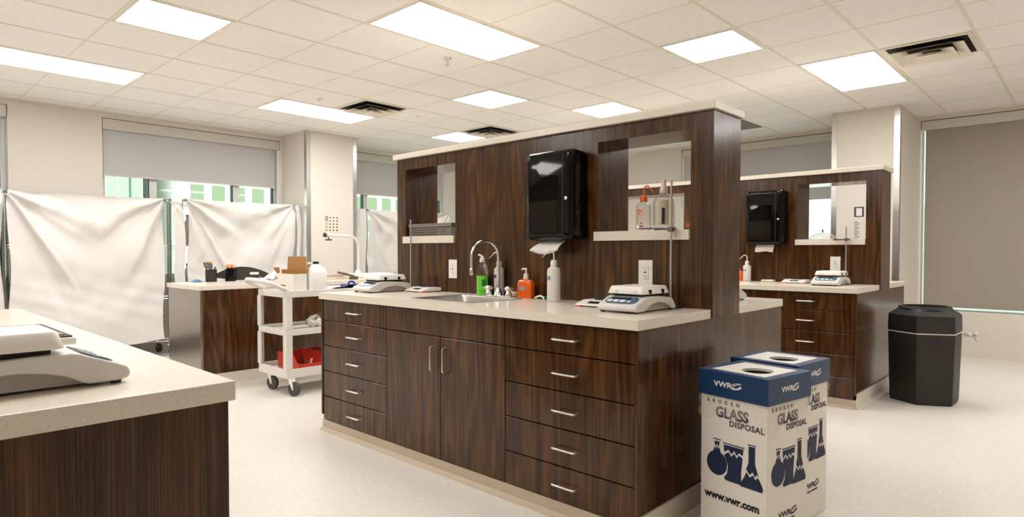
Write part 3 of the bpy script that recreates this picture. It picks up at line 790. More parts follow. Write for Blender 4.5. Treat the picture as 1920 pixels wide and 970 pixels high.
b = MB(o); b.rings([[(x + .0386 * cos(q), y + .6 * .0386 * sin(q), WT + z_) for q in [radians(290 + 8 * k) for k in range(6)]] for z_ in (.055, .075, .095)], False, False, closed=False)
b.build('label_band', GREEND, t, smooth=True)
t.scale = (1.30, 1.15, 1.04)
# orange hand soap
x, y = -2.462, 2.745; o = (x, y, WT)
t = thing('hand_soap', 'amber hand soap pump bottle behind the tap handle', 'soap bottle', o)
MB(o).rings([rr(x - .044, y - .022, x + .044, y + .022, .014, WT + .001), rr(x - .046, y - .024, x + .046, y + .024, .014, WT + .01), rr(x - .046, y - .024, x + .046, y + .024, .016, WT + .085),
             rr(x - .038, y - .020, x + .038, y + .020, .016, WT + .10), rr(x - .014, y - .012, x + .014, y + .012, .010, WT + .106)]).build('bottle', SOAPO, t, smooth=True)
MB(o).prism([(.018 * cos(a), .014 * sin(a)) for a in [2 * pi * k / 20 for k in range(20)]], frame((x - .006, y - .0246, WT + .055), (1, 0, 0), (0, 0, 1)), .0006).build('label', GREYINK, t)
MB(o).lathe([(.013, .1065), (.014, .112), (.012, .134), (.005, .137), (.004, .160)], (x, y, WT), 16).tube([(x + .006, y, WT + .160), (x - .014, y - .006, WT + .163), (x - .022, y - .009, WT + .158)], [.006, .005, .004], 8).build('pump', WHITEP, t, smooth=True)
t.scale = (1.22, 1.05, 1.06)
# sponge and hose
x, y = -2.60, 2.772
o = (x + .012, y - .004, WT)
t = tag(MB((-2.41, 2.752, WT)).tube([(-2.385, 2.738, WT + .006), (-2.36, 2.735, WT + .016), (-2.33, 2.725, WT + .020), (-2.295, 2.71, WT + .012), (-2.28, 2.69, WT + .005)], .005, 8).build('rubber_tubing', WHITEP, None, (-2.41, 2.752, WT), smooth=True), 'short bent white tubing right of the orange soap', 'tubing')
t = tag(MB((-2.37, 2.765, WT)).box(-2.385, 2.752, WT + .0005, -2.27, 2.788, WT + .016).build('scouring_pad', mat('green_scouring_pad', S(48, 84, 34), .95, bump=(200, .8, .002)), None, (-2.37, 2.765, WT), bevel=.004), 'green scouring pad against the tall partition', 'scouring pad')
t = tag(MB((-2.58, 2.66, WT)).box(-2.645, 2.7665, WT + .0005, -2.565, 2.793, WT + .030).build('sponge', SPONGE, None, (-2.58, 2.66, WT), bevel=.008, seg=3), 'cream sponge lying between the tap handles', 'sponge')
# ------------------------------------------------------------------ nearest bench (left foreground)
xl, xr, yb = -3.78, -1.336, .5645
o = (xl, -.95, UT)
tag(MB(o).box(xl, -.95, UT, xr, yb, WT).build('worktop', QUARTZ, None, o, bevel=.003), 'pale worktop in the left foreground carrying the near balance', 'worktop', 'pale quartz worktops')
o = ((xl + xr) / 2, -.2, .1)
t = thing('base_cabinet', 'walnut cabinet in the left foreground, cut off by the photo', 'cabinet', o, 0, 'walnut base cabinets')
MB(o).box(xl + .03, -.93, .1005, xr - .031, yb - .032, UT - .001).build('carcass', WOOD, t)
MB(o).box(xr - .030, -.935, .1005, xr - .010, yb - .012, UT - .0006).build('end_panel', WOOD, t, bevel=.0012, seg=1)
for k in range(4):
    w = (xr - xl - .06) / 4; xa = xl + .03 + k * w
    MB(o).box(xa + .002, yb - .031, .12, xa + w - .002, yb - .013, UT - .003).build('door', WOOD, t, bevel=.001, seg=1)
o = ((xl + xr) / 2, -.2, 0)
t = thing('bench_plinth', 'pale coved base under the left foreground cabinet', 'bench base', o, 0, 'coved bench bases')
MB(o).box(xl + .03, -.90, .001, xr - .004, yb - .03, .0995).build('core', COVEW, t)

# ------------------------------------------------------------------ left bench by the column
BT = .888
bx0, bx1, by0, by1 = -6.48, -5.68, 2.09, 5.05
o = (bx0, by0, BT - .042)
tag(MB(o).box(bx0, by0, BT - .042, bx1, by1, BT).build('worktop', QUARTZ, None, o, bevel=.003), 'pale worktop of the left bench holding the pen cups', 'worktop', 'pale quartz worktops')
o = ((bx0 + bx1) / 2, (by0 + by1) / 2, .1)
t = thing('base_cabinet', 'walnut cabinet bench left of the white cart', 'cabinet', o, 0, 'walnut base cabinets')
MB(o).box(bx0 + .03, by0 + .035, .1005, bx1 - .03, by1 - .03, BT - .043).build('carcass', WOOD, t)
MB(o).box(bx0 + .012, by0 + .012, .1005, bx1 - .012, by0 + .034, BT - .0425).build('end_panel', GREYPAN, t, bevel=.001, seg=1)
MB(o).box(bx1 - .0295, by0 + .0345, .1005, bx1 - .012, by1 - .02, BT - .0425).build('side_panel', WOOD, t, bevel=.001, seg=1)
o = ((bx0 + bx1) / 2, (by0 + by1) / 2, 0)
t = thing('bench_plinth', 'pale coved base under the left bench with the pen cups', 'bench base', o, 0, 'coved bench bases')
MB(o).box(bx0 + .02, by0 + .02, .001, bx1 - .006, by1 - .03, .0995).build('core', COVEW, t)

# pen cups
def cup(x, y, z, label, mesh=True):
    o = (x, y, z); t = thing('pen_cup', label, 'pen cup', o, 0, 'pen cups on the left bench')
    b = MB(o)
    b.lathe([(.040, .0005), (.040, .003)], (x, y, z), 28)
    b.rings([[(x + r * cos(2 * pi * k / 28), y + r * sin(2 * pi * k / 28), z + zz) for k in range(28)] for r, zz in ((.040, .003), (.041, .10), (.038, .10), (.037, .004))], False, True)
    b.build('cup', mat('black_wire_mesh', S(52, 48, 44), .4, .4, bump=(500, .6, .002)) if mesh else BLACKG, t, smooth=True)
    return t
cx1, cy1 = -6.36, 2.455
cup(cx1, cy1, BT, 'black mesh pen cup with scissors on the left bench')
def scissors(x, y, z, lean, az, m, label):
    o = (x, y, z); t = thing('scissors', label, 'scissors', o, 0, 'scissors in the mesh cup')
    d = Vector((cos(az) * lean, sin(az) * lean, 1)).normalized(); u = Vector((-sin(az), cos(az), 0)); P = Vector((x, y, z))
    MB(o).tube([P, P + d * .10], [.002, .006], 8).build('blades', STEEL, t)
    for s_ in (-1, 1):
        c = P + d * .135 + u * s_ * .018
        MB(o).tube([c + (d * cos(a) * .026 + u * sin(a) * .014) for a in [2 * pi * k / 18 for k in range(19)]], .0045, 8, caps=False).build('finger_loop', m, t, smooth=True)
scissors(cx1 + .012, cy1 + .008, BT + .006, .38, radians(222), mat('plum_handle', S(84, 52, 72), .4), 'scissors with plum handles leaning left in the mesh cup')
scissors(cx1 + .008, cy1 + .018, BT + .006, .28, radians(215), mat('amber_handle', S(176, 120, 50), .4), 'scissors with amber handles in the mesh cup')
def pen(x, y, z, dx_, dy_, L_, m, tip, label, r=.0045):
    o = (x, y, z); d = Vector((dx_, dy_, 1)).normalized(); P = Vector((x, y, z)); t = thing('pen', label, 'pen', o, 0, 'pens in the mesh cup')
    MB(o).tube([P, P + d * L_ * .75], r, 10).build('barrel', m, t, smooth=True); MB(o).tube([P + d * L_ * .752, P + d * L_], [r * 1.15, r], 10).build('cap', tip, t, smooth=True)
pen(cx1 + .016, cy1 - .016, BT + .006, .10, .02, .145, mat('teal_barrel', S(20, 96, 120), .35), mat('teal_cap', S(24, 110, 140), .35), 'teal pen upright in the mesh cup', .008)
pen(cx1 + .010, cy1 - .004, BT + .006, .14, .22, .160, BLACKM, PINK, 'black pen leaning right in the mesh cup')
pen(cx1 + .0, cy1 + .022, BT + .006, -.02, .12, .165, WHITEP, PINK, 'white pen with pink cap in the mesh cup', .006)
cx2, cy2 = -6.34, 2.635
cup(cx2, cy2, BT, 'glossy black cup beside the mesh pen cup', False)
for k in range(4):
    x, y = cx2 + (-.014, .014, -.012, .014)[k], cy2 + (-.014, -.012, .014, .013)[k]; o = (x, y, BT + .006)
    t = thing('marker', ['peach-capped black marker at the front of the glossy cup', 'peach-capped black marker at the near right of the glossy cup', 'peach-capped black marker at the back of the glossy cup', 'peach-capped black marker at the far right of the glossy cup'][k], 'marker', o, 0, 'peach-capped markers')
    MB(o).tube([(x, y, BT + .006), (x, y, BT + .112)], .010, 12).build('barrel', BLACKM, t, smooth=True); MB(o).tube([(x, y, BT + .1122), (x, y, BT + .138)], [.0115, .011], 12).build('cap', SKIN, t, smooth=True)
for c in bpy.data.objects:
    if c.get('category') in ('pen cup', 'scissors', 'pen', 'marker') and c.parent is None:
        cc = (cx2, cy2) if (c['label'].startswith(('peach', 'glossy'))) else (cx1, cy1)
        c.location.x = cc[0] + (c.location.x - cc[0]) * 1.28; c.location.y = cc[1] + (c.location.y - cc[1]) * 1.28; c.scale = (1.28, 1.28, 1.22)
# dark curved carrier with slot
x, y = -6.40, 2.78; o = (x, y, BT)
P = []
for k in range(21):
    u = -1 + 2 * k / 20; P.append((u * .30, .035 + .105 * (1 - u * u)))
for k in range(1, 14):
    u = 1 - 2 * k / 14; P.append((u * .24, .002 + .03 * u * u))
M = frame((x, y, BT + .002), (.42, .907, 0), (-.1, 0.05, 1))
b = MB(o); b.prism(P, M, .012)
t = thing('curved_carrier', 'dark curved tray lid standing behind the black cups', 'tray lid', o)
b.build('plate', mat('dark_brown_grey_plastic', S(46, 41, 38), .45), t)
MB(o).prism(round_poly(.07, .058, .155, .082, .006), M @ Matrix.Translation((0, 0, -.004)), .020).build('slot_label', WHITEP, t)
# blue cloth scrap
o = (-6.40, 2.335, BT)
b = MB(o); b.grid(lambda u, v: (-6.40 + (u - .5) * .10, 2.335 + (v - .5) * .10, BT + .003 + .028 * max(0, sin(pi * u) * sin(pi * v)) * (.7 + .3 * sin(u * 21) * cos(v * 17))), 14, 14)
tag(b.build('crumpled_wrapper', mat('blue_white_wrapper', S(96, 122, 178), .4), None, o, smooth=True, solid=.001), 'small crumpled blue wrapper left of the mesh pen cup', 'wrapper')
# pinkish film bag + notebook
o = (-6.15, 2.96, BT)
tag(MB(o).box(-6.22, 2.82, BT + .0005, -5.94, 3.12, BT + .014).build('notebook', mat('pale_notebook', S(226, 214, 206), .6), None, o, bevel=.003), 'pale notebook lying on the left bench under the clear film', 'notebook')
b = MB(o); b.grid(lambda u, v: (-6.20 + u * .26, 2.85 + v * .26, BT + .028 + .07 * sin(pi * u) * sin(pi * v) * (.6 + .4 * sin(u * 13 + v * 5)) + .010 * sin(23 * v + 9 * u)), 24, 24)
tag(b.build('plastic_film', PINK, None, o, smooth=True, solid=.001), 'crumpled pale pink film on the notebook', 'film')
# storage tray, blocks and crumpled sleeves
def simple(name, bld, m, o, label, cat, grp=None, **k): return tag(bld.build(name, m, None, o, **k), label, cat, grp)
o = (-6.1, 3.5, BT)
b = MB(o).box(-6.42, 3.40, BT + .0005, -5.90, 3.74, BT + .004)
for q in ((-6.42, 3.40, -6.41, 3.74), (-5.91, 3.40, -5.90, 3.74), (-6.41, 3.40, -5.91, 3.41), (-6.41, 3.73, -5.91, 3.74)): b.box(q[0], q[1], BT + .004, q[2], q[3], BT + .030)
simple('shallow_tray', b, mat('cream_tray', S(212, 200, 178), .5), o, 'shallow cream tray on the left bench behind the cart', 'tray')
o = (-6.06, 3.50, BT + .005)
simple('plug_adapter', MB(o).box(-6.16, 3.44, BT + .0045, -6.02, 3.50, BT + .060), WHITEP, o, 'white plug block in the shallow cream tray', 'adapter', bevel=.004)
o = (-6.02, 3.62, BT + .01)
b = MB(o); b.rings([[(-6.02 + s_ * .030 * cos(a), 3.62 - .10 + .019 * k * 1.05, BT + .032 + s_ * .026 * sin(a) + .012 * (k / 10)) for a in [2 * pi * q / 16 for q in range(16)]] for k in range(11) for s_ in [(.35 + .65 * sin(pi * (.15 + .08 * k))) * (1 + .12 * sin(k * 2.7))]])
simple('wrapped_tool', b, mat('taupe_sleeve', S(176, 164, 150), .3), o, 'tool in a crinkled taupe sleeve in the shallow tray', 'sleeve', smooth=True)
# magnifier style bench lamp
lx, ly = -6.10, 4.02; o = (lx, ly, BT)
t = thing('bench_lamp', 'white arm lamp on the left bench in front of the column', 'lamp', o)
MB(o).box(lx - .12, ly - .13, BT + .0005, lx + .12, ly + .34, BT + .05).build('base', LAMPW, t, bevel=.018, seg=4, smooth=True)
MB(o).lathe([(.035, .0505), (.035, .07), (.022, .09)], (lx, ly - .06, BT), 20).build('pivot', LAMPW, t, smooth=True)
tp = (lx, ly - .06)
MB(o).tube([(tp[0], tp[1], BT + .088), (tp[0], tp[1], BT + .36), (tp[0], tp[1] - .01, BT + .41), (tp[0], tp[1] - .035, BT + .445), (tp[0], tp[1] - .07, BT + .462), (tp[0], tp[1] - .12, BT + .468)], .014, 12).build('arm', LAMPW, t, smooth=True)
MB(o).tube([(tp[0], tp[1] - .115, BT + .468), (tp[0], tp[1] - .40, BT + .476)], [.018, .024], 16).build('lamp_head', LAMPW, t, smooth=True)
MB(o).tube([(tp[0], tp[1] - .402, BT + .476), (tp[0], tp[1] - .425, BT + .477)], .024, 16).build('end_cap', RUBBER, t, smooth=True)
MB(o).box(tp[0] - .02, tp[1] - .40, BT + .418, tp[0] + .02, tp[1] - .34, BT + .432).box(tp[0] - .004, tp[1] - .375, BT + .432, tp[0] + .004, tp[1] - .365, BT + .454).build('switch', BLACKM, t)
o = (-5.80, 3.66, BT)
simple('stapler', MB(o).tube([(-5.80, 3.72, BT + .035), (-5.82, 3.62, BT + .060), (-5.84, 3.54, BT + .080)], [.008, .014, .010], 10).box(-5.84, 3.68, BT + .0005, -5.76, 3.74, BT + .032), mat('dark_taupe_plastic', S(92, 80, 72), .4), o, 'dark handled tool between the shallow tray and the lamp base', 'hand tool', smooth=False)

# notice on the column
o = (-7.5485, 4.49, 1.56)
t = thing('safety_notice', 'paper notice of small safety pictograms on the left column', 'notice', o)
MB(o).box(-7.5495, 4.385, 1.455, -7.5480, 4.600, 1.665).build('sheet', mat('cream_paper', S(226, 214, 196), .7), t)
b = MB(o); random.seed(3)
for r_ in range(5):
    for c_ in range(4):
        y0, z0 = 4.395 + c_ * .052, 1.625 - r_ * .042
        if r_ == 0 and c_ == 0: b.box(-7.5480, y0, z0 - .02, -7.5476, y0 + .010, z0 + .03).box(-7.5480, y0 + .030, z0 - .02, -7.5476, y0 + .040, z0 + .03).box(-7.5480, y0 + .01, z0 + .02, -7.5476, y0 + .03, z0 + .03).box(-7.5480, y0 + .01, z0 - .02, -7.5476, y0 + .03, z0 - .012); continue
        if r_ > 0 and c_ == 0:
            for k in range(3): b.box(-7.5480, y0, z0 + .004 + k * .010, -7.5476, y0 + .036, z0 + .008 + k * .010)
            continue
        b.prism([(.012 * cos(a) * (1 + .4 * cos(3 * a + r_)), .012 * sin(a) * (1 + .3 * sin(2 * a + c_))) for a in [2 * pi * k / 14 for k in range(14)]], frame((-7.5480, y0 + .02, z0 + .015), (0, 1, 0), (0, 0, 1)), .0004)
b.build('pictograms', mat('dark_print', S(70, 60, 56), .6), t)

# ------------------------------------------------------------------ cart
cx0, cx1_, cy0, cy1_ = -5.285, -4.765, 2.42, 3.26
o = ((cx0 + cx1_) / 2, (cy0 + cy1_) / 2, 0)
t = thing('utility_cart', 'off-white three-shelf utility cart at the end of the left bench', 'cart', o)
def tray(z0, z1, nm):
    b = MB(o); w = .018; f = z0 + (z1 - z0) * .45
    b.rings([rr(cx0, cy0, cx1_, cy1_, .03, z0 + .004, 4), rr(cx0, cy0, cx1_, cy1_, .03, z1, 4), rr(cx0 + w, cy0 + w, cx1_ - w, cy1_ - w, .025, z1, 4), rr(cx0 + w, cy0 + w, cx1_ - w, cy1_ - w, .025, f, 4)], True, True)
    return b.build(nm, CARTP, t, bevel=.003)
tray(.808, .866, 'top_shelf'); tray(.497, .552, 'middle_shelf'); tray(.150, .226, 'bottom_shelf')
for (x, y) in ((cx0, cy0), (cx1_, cy0), (cx0, cy1_), (cx1_, cy1_)):
    sx = 1 if x == cx0 else -1; sy = 1 if y == cy0 else -1
    for (z0, z1) in ((.2265, .4995), (.5525, .8105)):
        b = MB(o); L_ = [(x, y), (x + sx * .062, y), (x + sx * .062, y + sy * .014), (x + sx * .014, y + sy * .014), (x + sx * .014, y + sy * .055), (x, y + sy * .055)]
        b.prism(L_, Matrix.Translation((0, 0, z0)), z1 - z0); b.build('corner_post', CARTP, t, bevel=.004)
def caster(parent, o, x, y, ztop, r=.052, ang=.4):
    Mr = Matrix.Translation((x, y, 0)) @ Matrix.Rotation(ang, 4, 'Z')
    c = MB(o).lathe([(.028, ztop - .012), (.028, ztop - .0005)], (x, y, 0), 16)
    for s_ in (-1, 1):
        P = [(-.006, ztop - .012), (.030, ztop - .012), (.050, r - .006), (.034, r - .010), (-.004, ztop - .03)]
        c.prism(P, Mr @ frame((0, s_ * .019, 0), (1, 0, 0), (0, 0, 1)), .0025 * s_)
    c.tube([Mr @ Vector((.040, -.022, r)), Mr @ Vector((.040, .022, r))], .006, 10)
    f = c.build('caster', CHROME, parent)
    w = MB(o); cc = Vector((.040, 0, r))
    rings = []
    for (rad, yy) in ((r - .010, -.014), (r - .003, -.0155), (r - .0005, -.010), (r - .0005, .010), (r - .003, .0155), (r - .010, .014)):
        rings.append([Mr @ (cc + Vector((rad * cos(2 * pi * k / 28), yy, rad * sin(2 * pi * k / 28)))) for k in range(28)])
    w.rings(rings).build('wheel', RUBBER, f, smooth=True)
for (x, y) in ((cx0 + .07, cy0 + .07), (cx1_ - .07, cy0 + .07), (cx0 + .07, cy1_ - .07), (cx1_ - .07, cy1_ - .07)): caster(t, o, x, y, .154, .058, .3)
# push handle
b = MB(o)
hz_ = .955
for x in (cx0 + .012, cx1_ - .012):
    pass
A = [(cx0 + .03, cy0 + .07, .862), (cx0 + .03, cy0 - .02, .900), (cx0 + .035, cy0 - .10, .942), (cx0 + .08, cy0 - .135, .952), ((cx0 + cx1_) / 2, cy0 - .142, .952), (cx1_ - .08, cy0 - .135, .948), (cx1_ - .035, cy0 - .09, .925), (cx1_ - .03, cy0 - .02, .888), (cx1_ - .03, cy0 + .06, .858)]
b.tube(A, [.018, .020, .022, .022, .022, .022, .022, .020, .018], 12)
b.build('push_handle', CARTP, t, smooth=True, sub=1)
# things on the cart
ZC = .808 + .058 * .45
o = (-5.03, 2.595, ZC)
t = thing('cardboard_box', 'open white cardboard box with brown inside, on the cart', 'box', o)
x0, x1, y0, y1, z1 = -5.20, -4.862, 2.535, 2.655, ZC + .165
b = MB(o).box(x0, y0, ZC + .0005, x1, y1, ZC + .004)
for q in ((x0, y0, x1, y0 + .003), (x0, y1 - .003, x1, y1), (x0, y0 + .003, x0 + .003, y1 - .003), (x1 - .003, y0 + .003, x1, y1 - .003)): b.box(q[0], q[1], ZC + .004, q[2], q[3], z1)
b.build('carton', mat('white_carton', S(230, 222, 212), .55), t)
MB(o).box(x0 + .004, y0 + .0035, ZC + .01, x1 - .004, y1 - .0035, ZC + .012).build('carton_inside', KRAFT, t)
MB(o).prism([(0, 0), (x1 - x0, 0), (x1 - x0 - .01, .145), (.01, .145)], frame((x0, y1 - .001, z1), (1, 0, 0), (0, .03, 1)), .0025).build('lid_flap', KRAFT, t)
MB(o).prism([(0, 0), (.03, .0), (.03, .05), (-.025, .05)], frame((x0 - .0, y0 + .02, z1), (.0, 1, 0), (-.2, 0, 1)), .0025).build('side_flap', KRAFT, t)
MB(o).prism([(0, 0), (x1 - x0 - .03, 0), (x1 - x0 - .03, .045), (0, .045)], frame((x0 + .01, y1 - .05, z1 - .01), (1, 0, 0), (0, -.2, 1)), .0025).build('front_flap', KRAFT, t)
b = MB(o); M = frame((x0, y0 - .0004, ZC), (1, 0, 0), (0, 0, 1))
b.text('5', M @ Matrix.Translation((.015, .112, 0)), .032, .0005, .002); b.prism([(.04, .135), (.052, .135), (.060, .115), (.048, .115)], M, .0004)
b.text('Disposable Syringes', M @ Matrix.Translation((.06, .060, 0)), .0175, .0005, .0008); b.text('Slip-On Needle', M @ Matrix.Translation((.085, .042, 0)), .0150, .0005, .0006)
b.build('lettering', BLACKINK, t)
MB(o).prism(round_poly(.115, .118, .165, .148, .006), M, .0008).build('thumb_tab', BOARDW, t)
# jug
x, y = -4.885, 2.752; o = (x, y, ZC)
t = thing('plastic_jug', 'white plastic jug beside the open cardboard box', 'jug', o)
MB(o).rings([rr(x - .062, y - .077, x + .062, y + .077, .03, ZC + .001), rr(x - .065, y - .080, x + .065, y + .080, .03, ZC + .01), rr(x - .065, y - .080, x + .065, y + .080, .03, ZC + .17),
             rr(x - .056, y - .070, x + .056, y + .070, .03, ZC + .21), rr(x - .030, y - .040, x + .030, y + .040, .03, ZC + .235), rr(x - .022, y - .022, x + .022, y + .022, .02, ZC + .245)]).build('body', JUG, t, smooth=True)
MB(o).lathe([(.024, .2455), (.025, .249), (.025, .266), (.02, .268)], (x, y, ZC), 20).build('cap', BLACKM, t, smooth=True)
MB(o).tube([(x - .058, y - .060, ZC + .185), (x - .062, y - .075, ZC + .21), (x - .060, y - .078, ZC + .24), (x - .035, y - .045, ZC + .25), (x - .02, y - .02, ZC + .240)], .012, 10).build('handle', JUG, t, smooth=True)
# small things on the cart top
o = (-5.02, 2.475, ZC)
simple('paper_pad', MB(o).box(-5.20, 2.445, ZC + .0005, -5.06, 2.528, ZC + .026), mat('cream_pad', S(220, 206, 180), .7), o, 'cream pad with a dark edge beside the cart handle', 'pad')
o = (-5.0, 3.05, ZC)
tag(MB(o).box(-5.08, 2.85, ZC + .0005, -4.80, 3.22, ZC + .010).build('paper_stack', PAPER, None, o), 'stack of white paper at the far end of the cart', 'paper')
o = (-4.86, 3.09, ZC + .01)
t = thing('tape_dispenser', 'black and blue tape dispenser on the paper stack', 'tape dispenser', o)
P = [(-.10, 0), (.10, 0), (.10, .03), (.075, .05), (.04, .045), (0, .030), (-.06, .026), (-.10, .012)]
MB(o).prism(P, frame((-4.90, 3.02, ZC + .0105), (.45, .89, 0), (0, 0, 1)), .045).build('body', BLACKG, t, bevel=.004)
b = MB(o); M = frame((-4.865, 3.085, ZC + .062), (.45, .89, 0), (0, 0, 1))
b.rings([[M @ Vector((r * cos(2 * pi * k / 24), r * sin(2 * pi * k / 24), zz)) for k in range(24)] for r, zz in ((.018, .008), (.034, .008), (.034, .036), (.018, .036))], False, False)
b.build('tape_roll', BLUET, t, smooth=True)
o = (-5.05, 3.14, ZC + .011)
simple('blue_box', MB(o).box(-5.07, 3.10, ZC + .0105, -4.98, 3.20, ZC + .055), BLUET, o, 'small blue box beside the tape dispenser', 'box', bevel=.004)
o = (-5.15, 3.10, ZC)
simple('sleeve_pack', MB(o).box(-5.24, 2.72, ZC + .0005, -5.10, 3.10, ZC + .03), mat('pale_pack', S(228, 222, 212), .5), o, 'white packet along the left side of the cart top', 'packet', bevel=.006)
# middle shelf: bag of parts
ZM = .497 + .055 * .45
o = (-4.93, 2.86, ZM)
b = MB(o); b.rings([[(-4.93 + s_ * .085 * cos(a), 2.70 + .036 * k, ZM + .002 + .062 * (1 + s_ * sin(a)) * (.75 + .25 * s_)) for a in [2 * pi * q / 20 for q in range(20)]] for k in range(10) for s_ in [min(1, .45 + .9 * sin(pi * (k + .3) / 9.6)) * (1 + .06 * sin(k * 2.2))]])
t = thing('parts_bag', 'clear bag of metal and red parts on the middle cart shelf', 'bag', o)
b.build('bag', speckle_mat('bagged_parts', S(150, 138, 124), S(60, 46, 40), S(226, 220, 210), .25, 34, .5), t, smooth=True)
random.seed(5)
for k in range(5):
    a = radians(-30 + 25 * k); yy = 2.78 + .045 * k
    x = -4.93 + .080 * cos(a * .6); z = ZM + .066 + .056 * sin(a * .6) 
    MB(o).box(x - .004, yy - .014, z - .01, x + .006, yy + .014, z + .012).build('part', REDP if k % 2 else WHITEP, t)
# bottom shelf: two red bins
ZB2 = .150 + .076 * .45
def bin_(x0, x1, y0, y1, label):
    o = ((x0 + x1) / 2, (y0 + y1) / 2, ZB2); t = thing('storage_bin', label, 'bin', o, 0, 'red stacking bins on the cart'); z = ZB2 + .0008
    P = [(0, 0), (y1 - y0, 0), (y1 - y0, .125), (.09, .125), (.04, .06), (0, .06)]
    b = MB(o).box(x0, y0, z, x1, y1, z + .003)
    # sides: the front is toward +x here
    for yy in (y0, y1 - .004):
        b.prism([(0, 0.003), (x1 - x0, .003), (x1 - x0, .062), (x1 - x0 - .05, .075), (x1 - x0 - .10, .130), (0, .130)], frame((x0, yy + .004, z), (1, 0, 0), (0, 0, 1)), .004)
    b.box(x0, y0 + .004, z + .003, x0 + .004, y1 - .004, z + .130).box(x1 - .004, y0 + .004, z + .003, x1, y1 - .004, z + .062)
    b.box(x0 - .004, y0 - .010, z + .124, x1 - .10, y0, z + .134)
    for k in range(4): b.box(x0 + .03, y0 - .004, z + .025 + k * .022, x1 - .12, y0, z + .032 + k * .022)
    for q in range(2): b.box(x1, y0 + .02 + q * (y1 - y0 - .06), z + .01, x1 + .004, y0 + .035 + q * (y1 - y0 - .06), z + .062)
    b.build('bin', REDP, t); return t
bin_(-5.20, -4.82, 2.56, 2.79, 'red stacking bin nearest the front of the bottom cart shelf')
bin_(-5.20, -4.82, 2.805, 3.035, 'red stacking bin behind the first one on the bottom cart shelf')
for k, (x, y, lab) in enumerate(((-4.90, 2.66, 'dark blue marker standing in the first red bin'), (-4.93, 2.71, 'white marker leaning in the first red bin'))):
    o = (x, y, ZB2 + .005); tag(MB(o).tube([(x, y, ZB2 + .006), (x - .01, y - .03 + .06 * k, ZB2 + .12 - .04 * k)], .008, 10).build('marker', (mat('dark_blue', S(30, 44, 70), .4), WHITEP)[k], None, o, smooth=True), lab, 'marker', 'markers in the red bin')
o = (-5.0, 2.92, ZB2 + .02)
b = MB(o).box(-5.08, 2.83, ZB2 + .0045, -4.86, 3.01, ZB2 + .16)
simple('clear_case', b, CLEAR, o, 'clear plastic case standing in the second red bin', 'case', bevel=.008)

# ------------------------------------------------------------------ wire racks and draped sheets
def rack(y0, y1, x0, x1, ztop, label, zs):
    o = ((x0 + x1) / 2, (y0 + y1) / 2, 0); t = thing('wire_rack', label, 'wire rack', o, 0, 'chrome wire racks along the left wall')
    for (x, y) in ((x0, y0), (x1, y0), (x0, y1), (x1, y1)):
        MB(o).tube([(x, y, .135), (x, y, ztop)], .0125, 12).lathe([(.014, ztop), (.012, ztop + .01)], (x, y, 0), 12).build('post', WIREM, t, smooth=True)
        caster(t, o, x, y, .136, .052, 1.2 if x == x1 else .2)
    for z in zs:
        b = MB(o)
        for (a, c) in (((x0, y0), (x1, y0)), ((x1, y0), (x1, y1)), ((x1, y1), (x0, y1)), ((x0, y1), (x0, y0))):
            b.tube([(*a, z), (*c, z)], .004, 6); b.tube([(*a, z - .028), (*c, z - .028)], .003, 6)
        n = int((y1 - y0) / .05)
        for k in range(1, n): b.tube([(x0, y0 + k * (y1 - y0) / n, z + .003), (x1, y0 + k * (y1 - y0) / n, z + .003)], .0022, 5)
        b.build('shelf', WIREM, t)
    return t
rack(-.42, .98, -8.10, -7.72, 1.755, 'wire rack under the sheet cut off at the left edge', (.2, .75, 1.25, 1.72))
rack(1.12, 2.50, -8.10, -7.68, 1.755, 'wire rack under the largest white sheet', (.2, .68, 1.25, 1.72))
rack(2.66, 4.00, -8.10, -7.72, 1.775, 'wire rack under the sheet beside the left column', (.2, .75, 1.25, 1.74))
rack(5.08, 6.55, -8.10, -7.70, 1.775, 'wire rack under the sheet beyond the left column', (.2, .75, 1.25, 1.74))
CREASE = [[(1.22, .035, .045, 1.5), (.85, .05, -.035, .9), (.55, .03, .030, .7), (-1.0, .06, .040, 1.2), (-.62, .035, -.028, .8)],
          [(1.15, .045, .050, 1.5), (.70, .04, .035, 1.0), (-.80, .05, .045, 1.1), (-.45, .04, -.03, .9), (-1.2, .03, .03, 1.0)],
          [(1.18, .05, -.055, 1.45), (1.05, .03, .04, 1.3), (.62, .05, .040, .9), (-1.15, .05, .035, 1.2), (-.7, .06, -.03, 1.0), (-.35, .03, .025, .6)]]
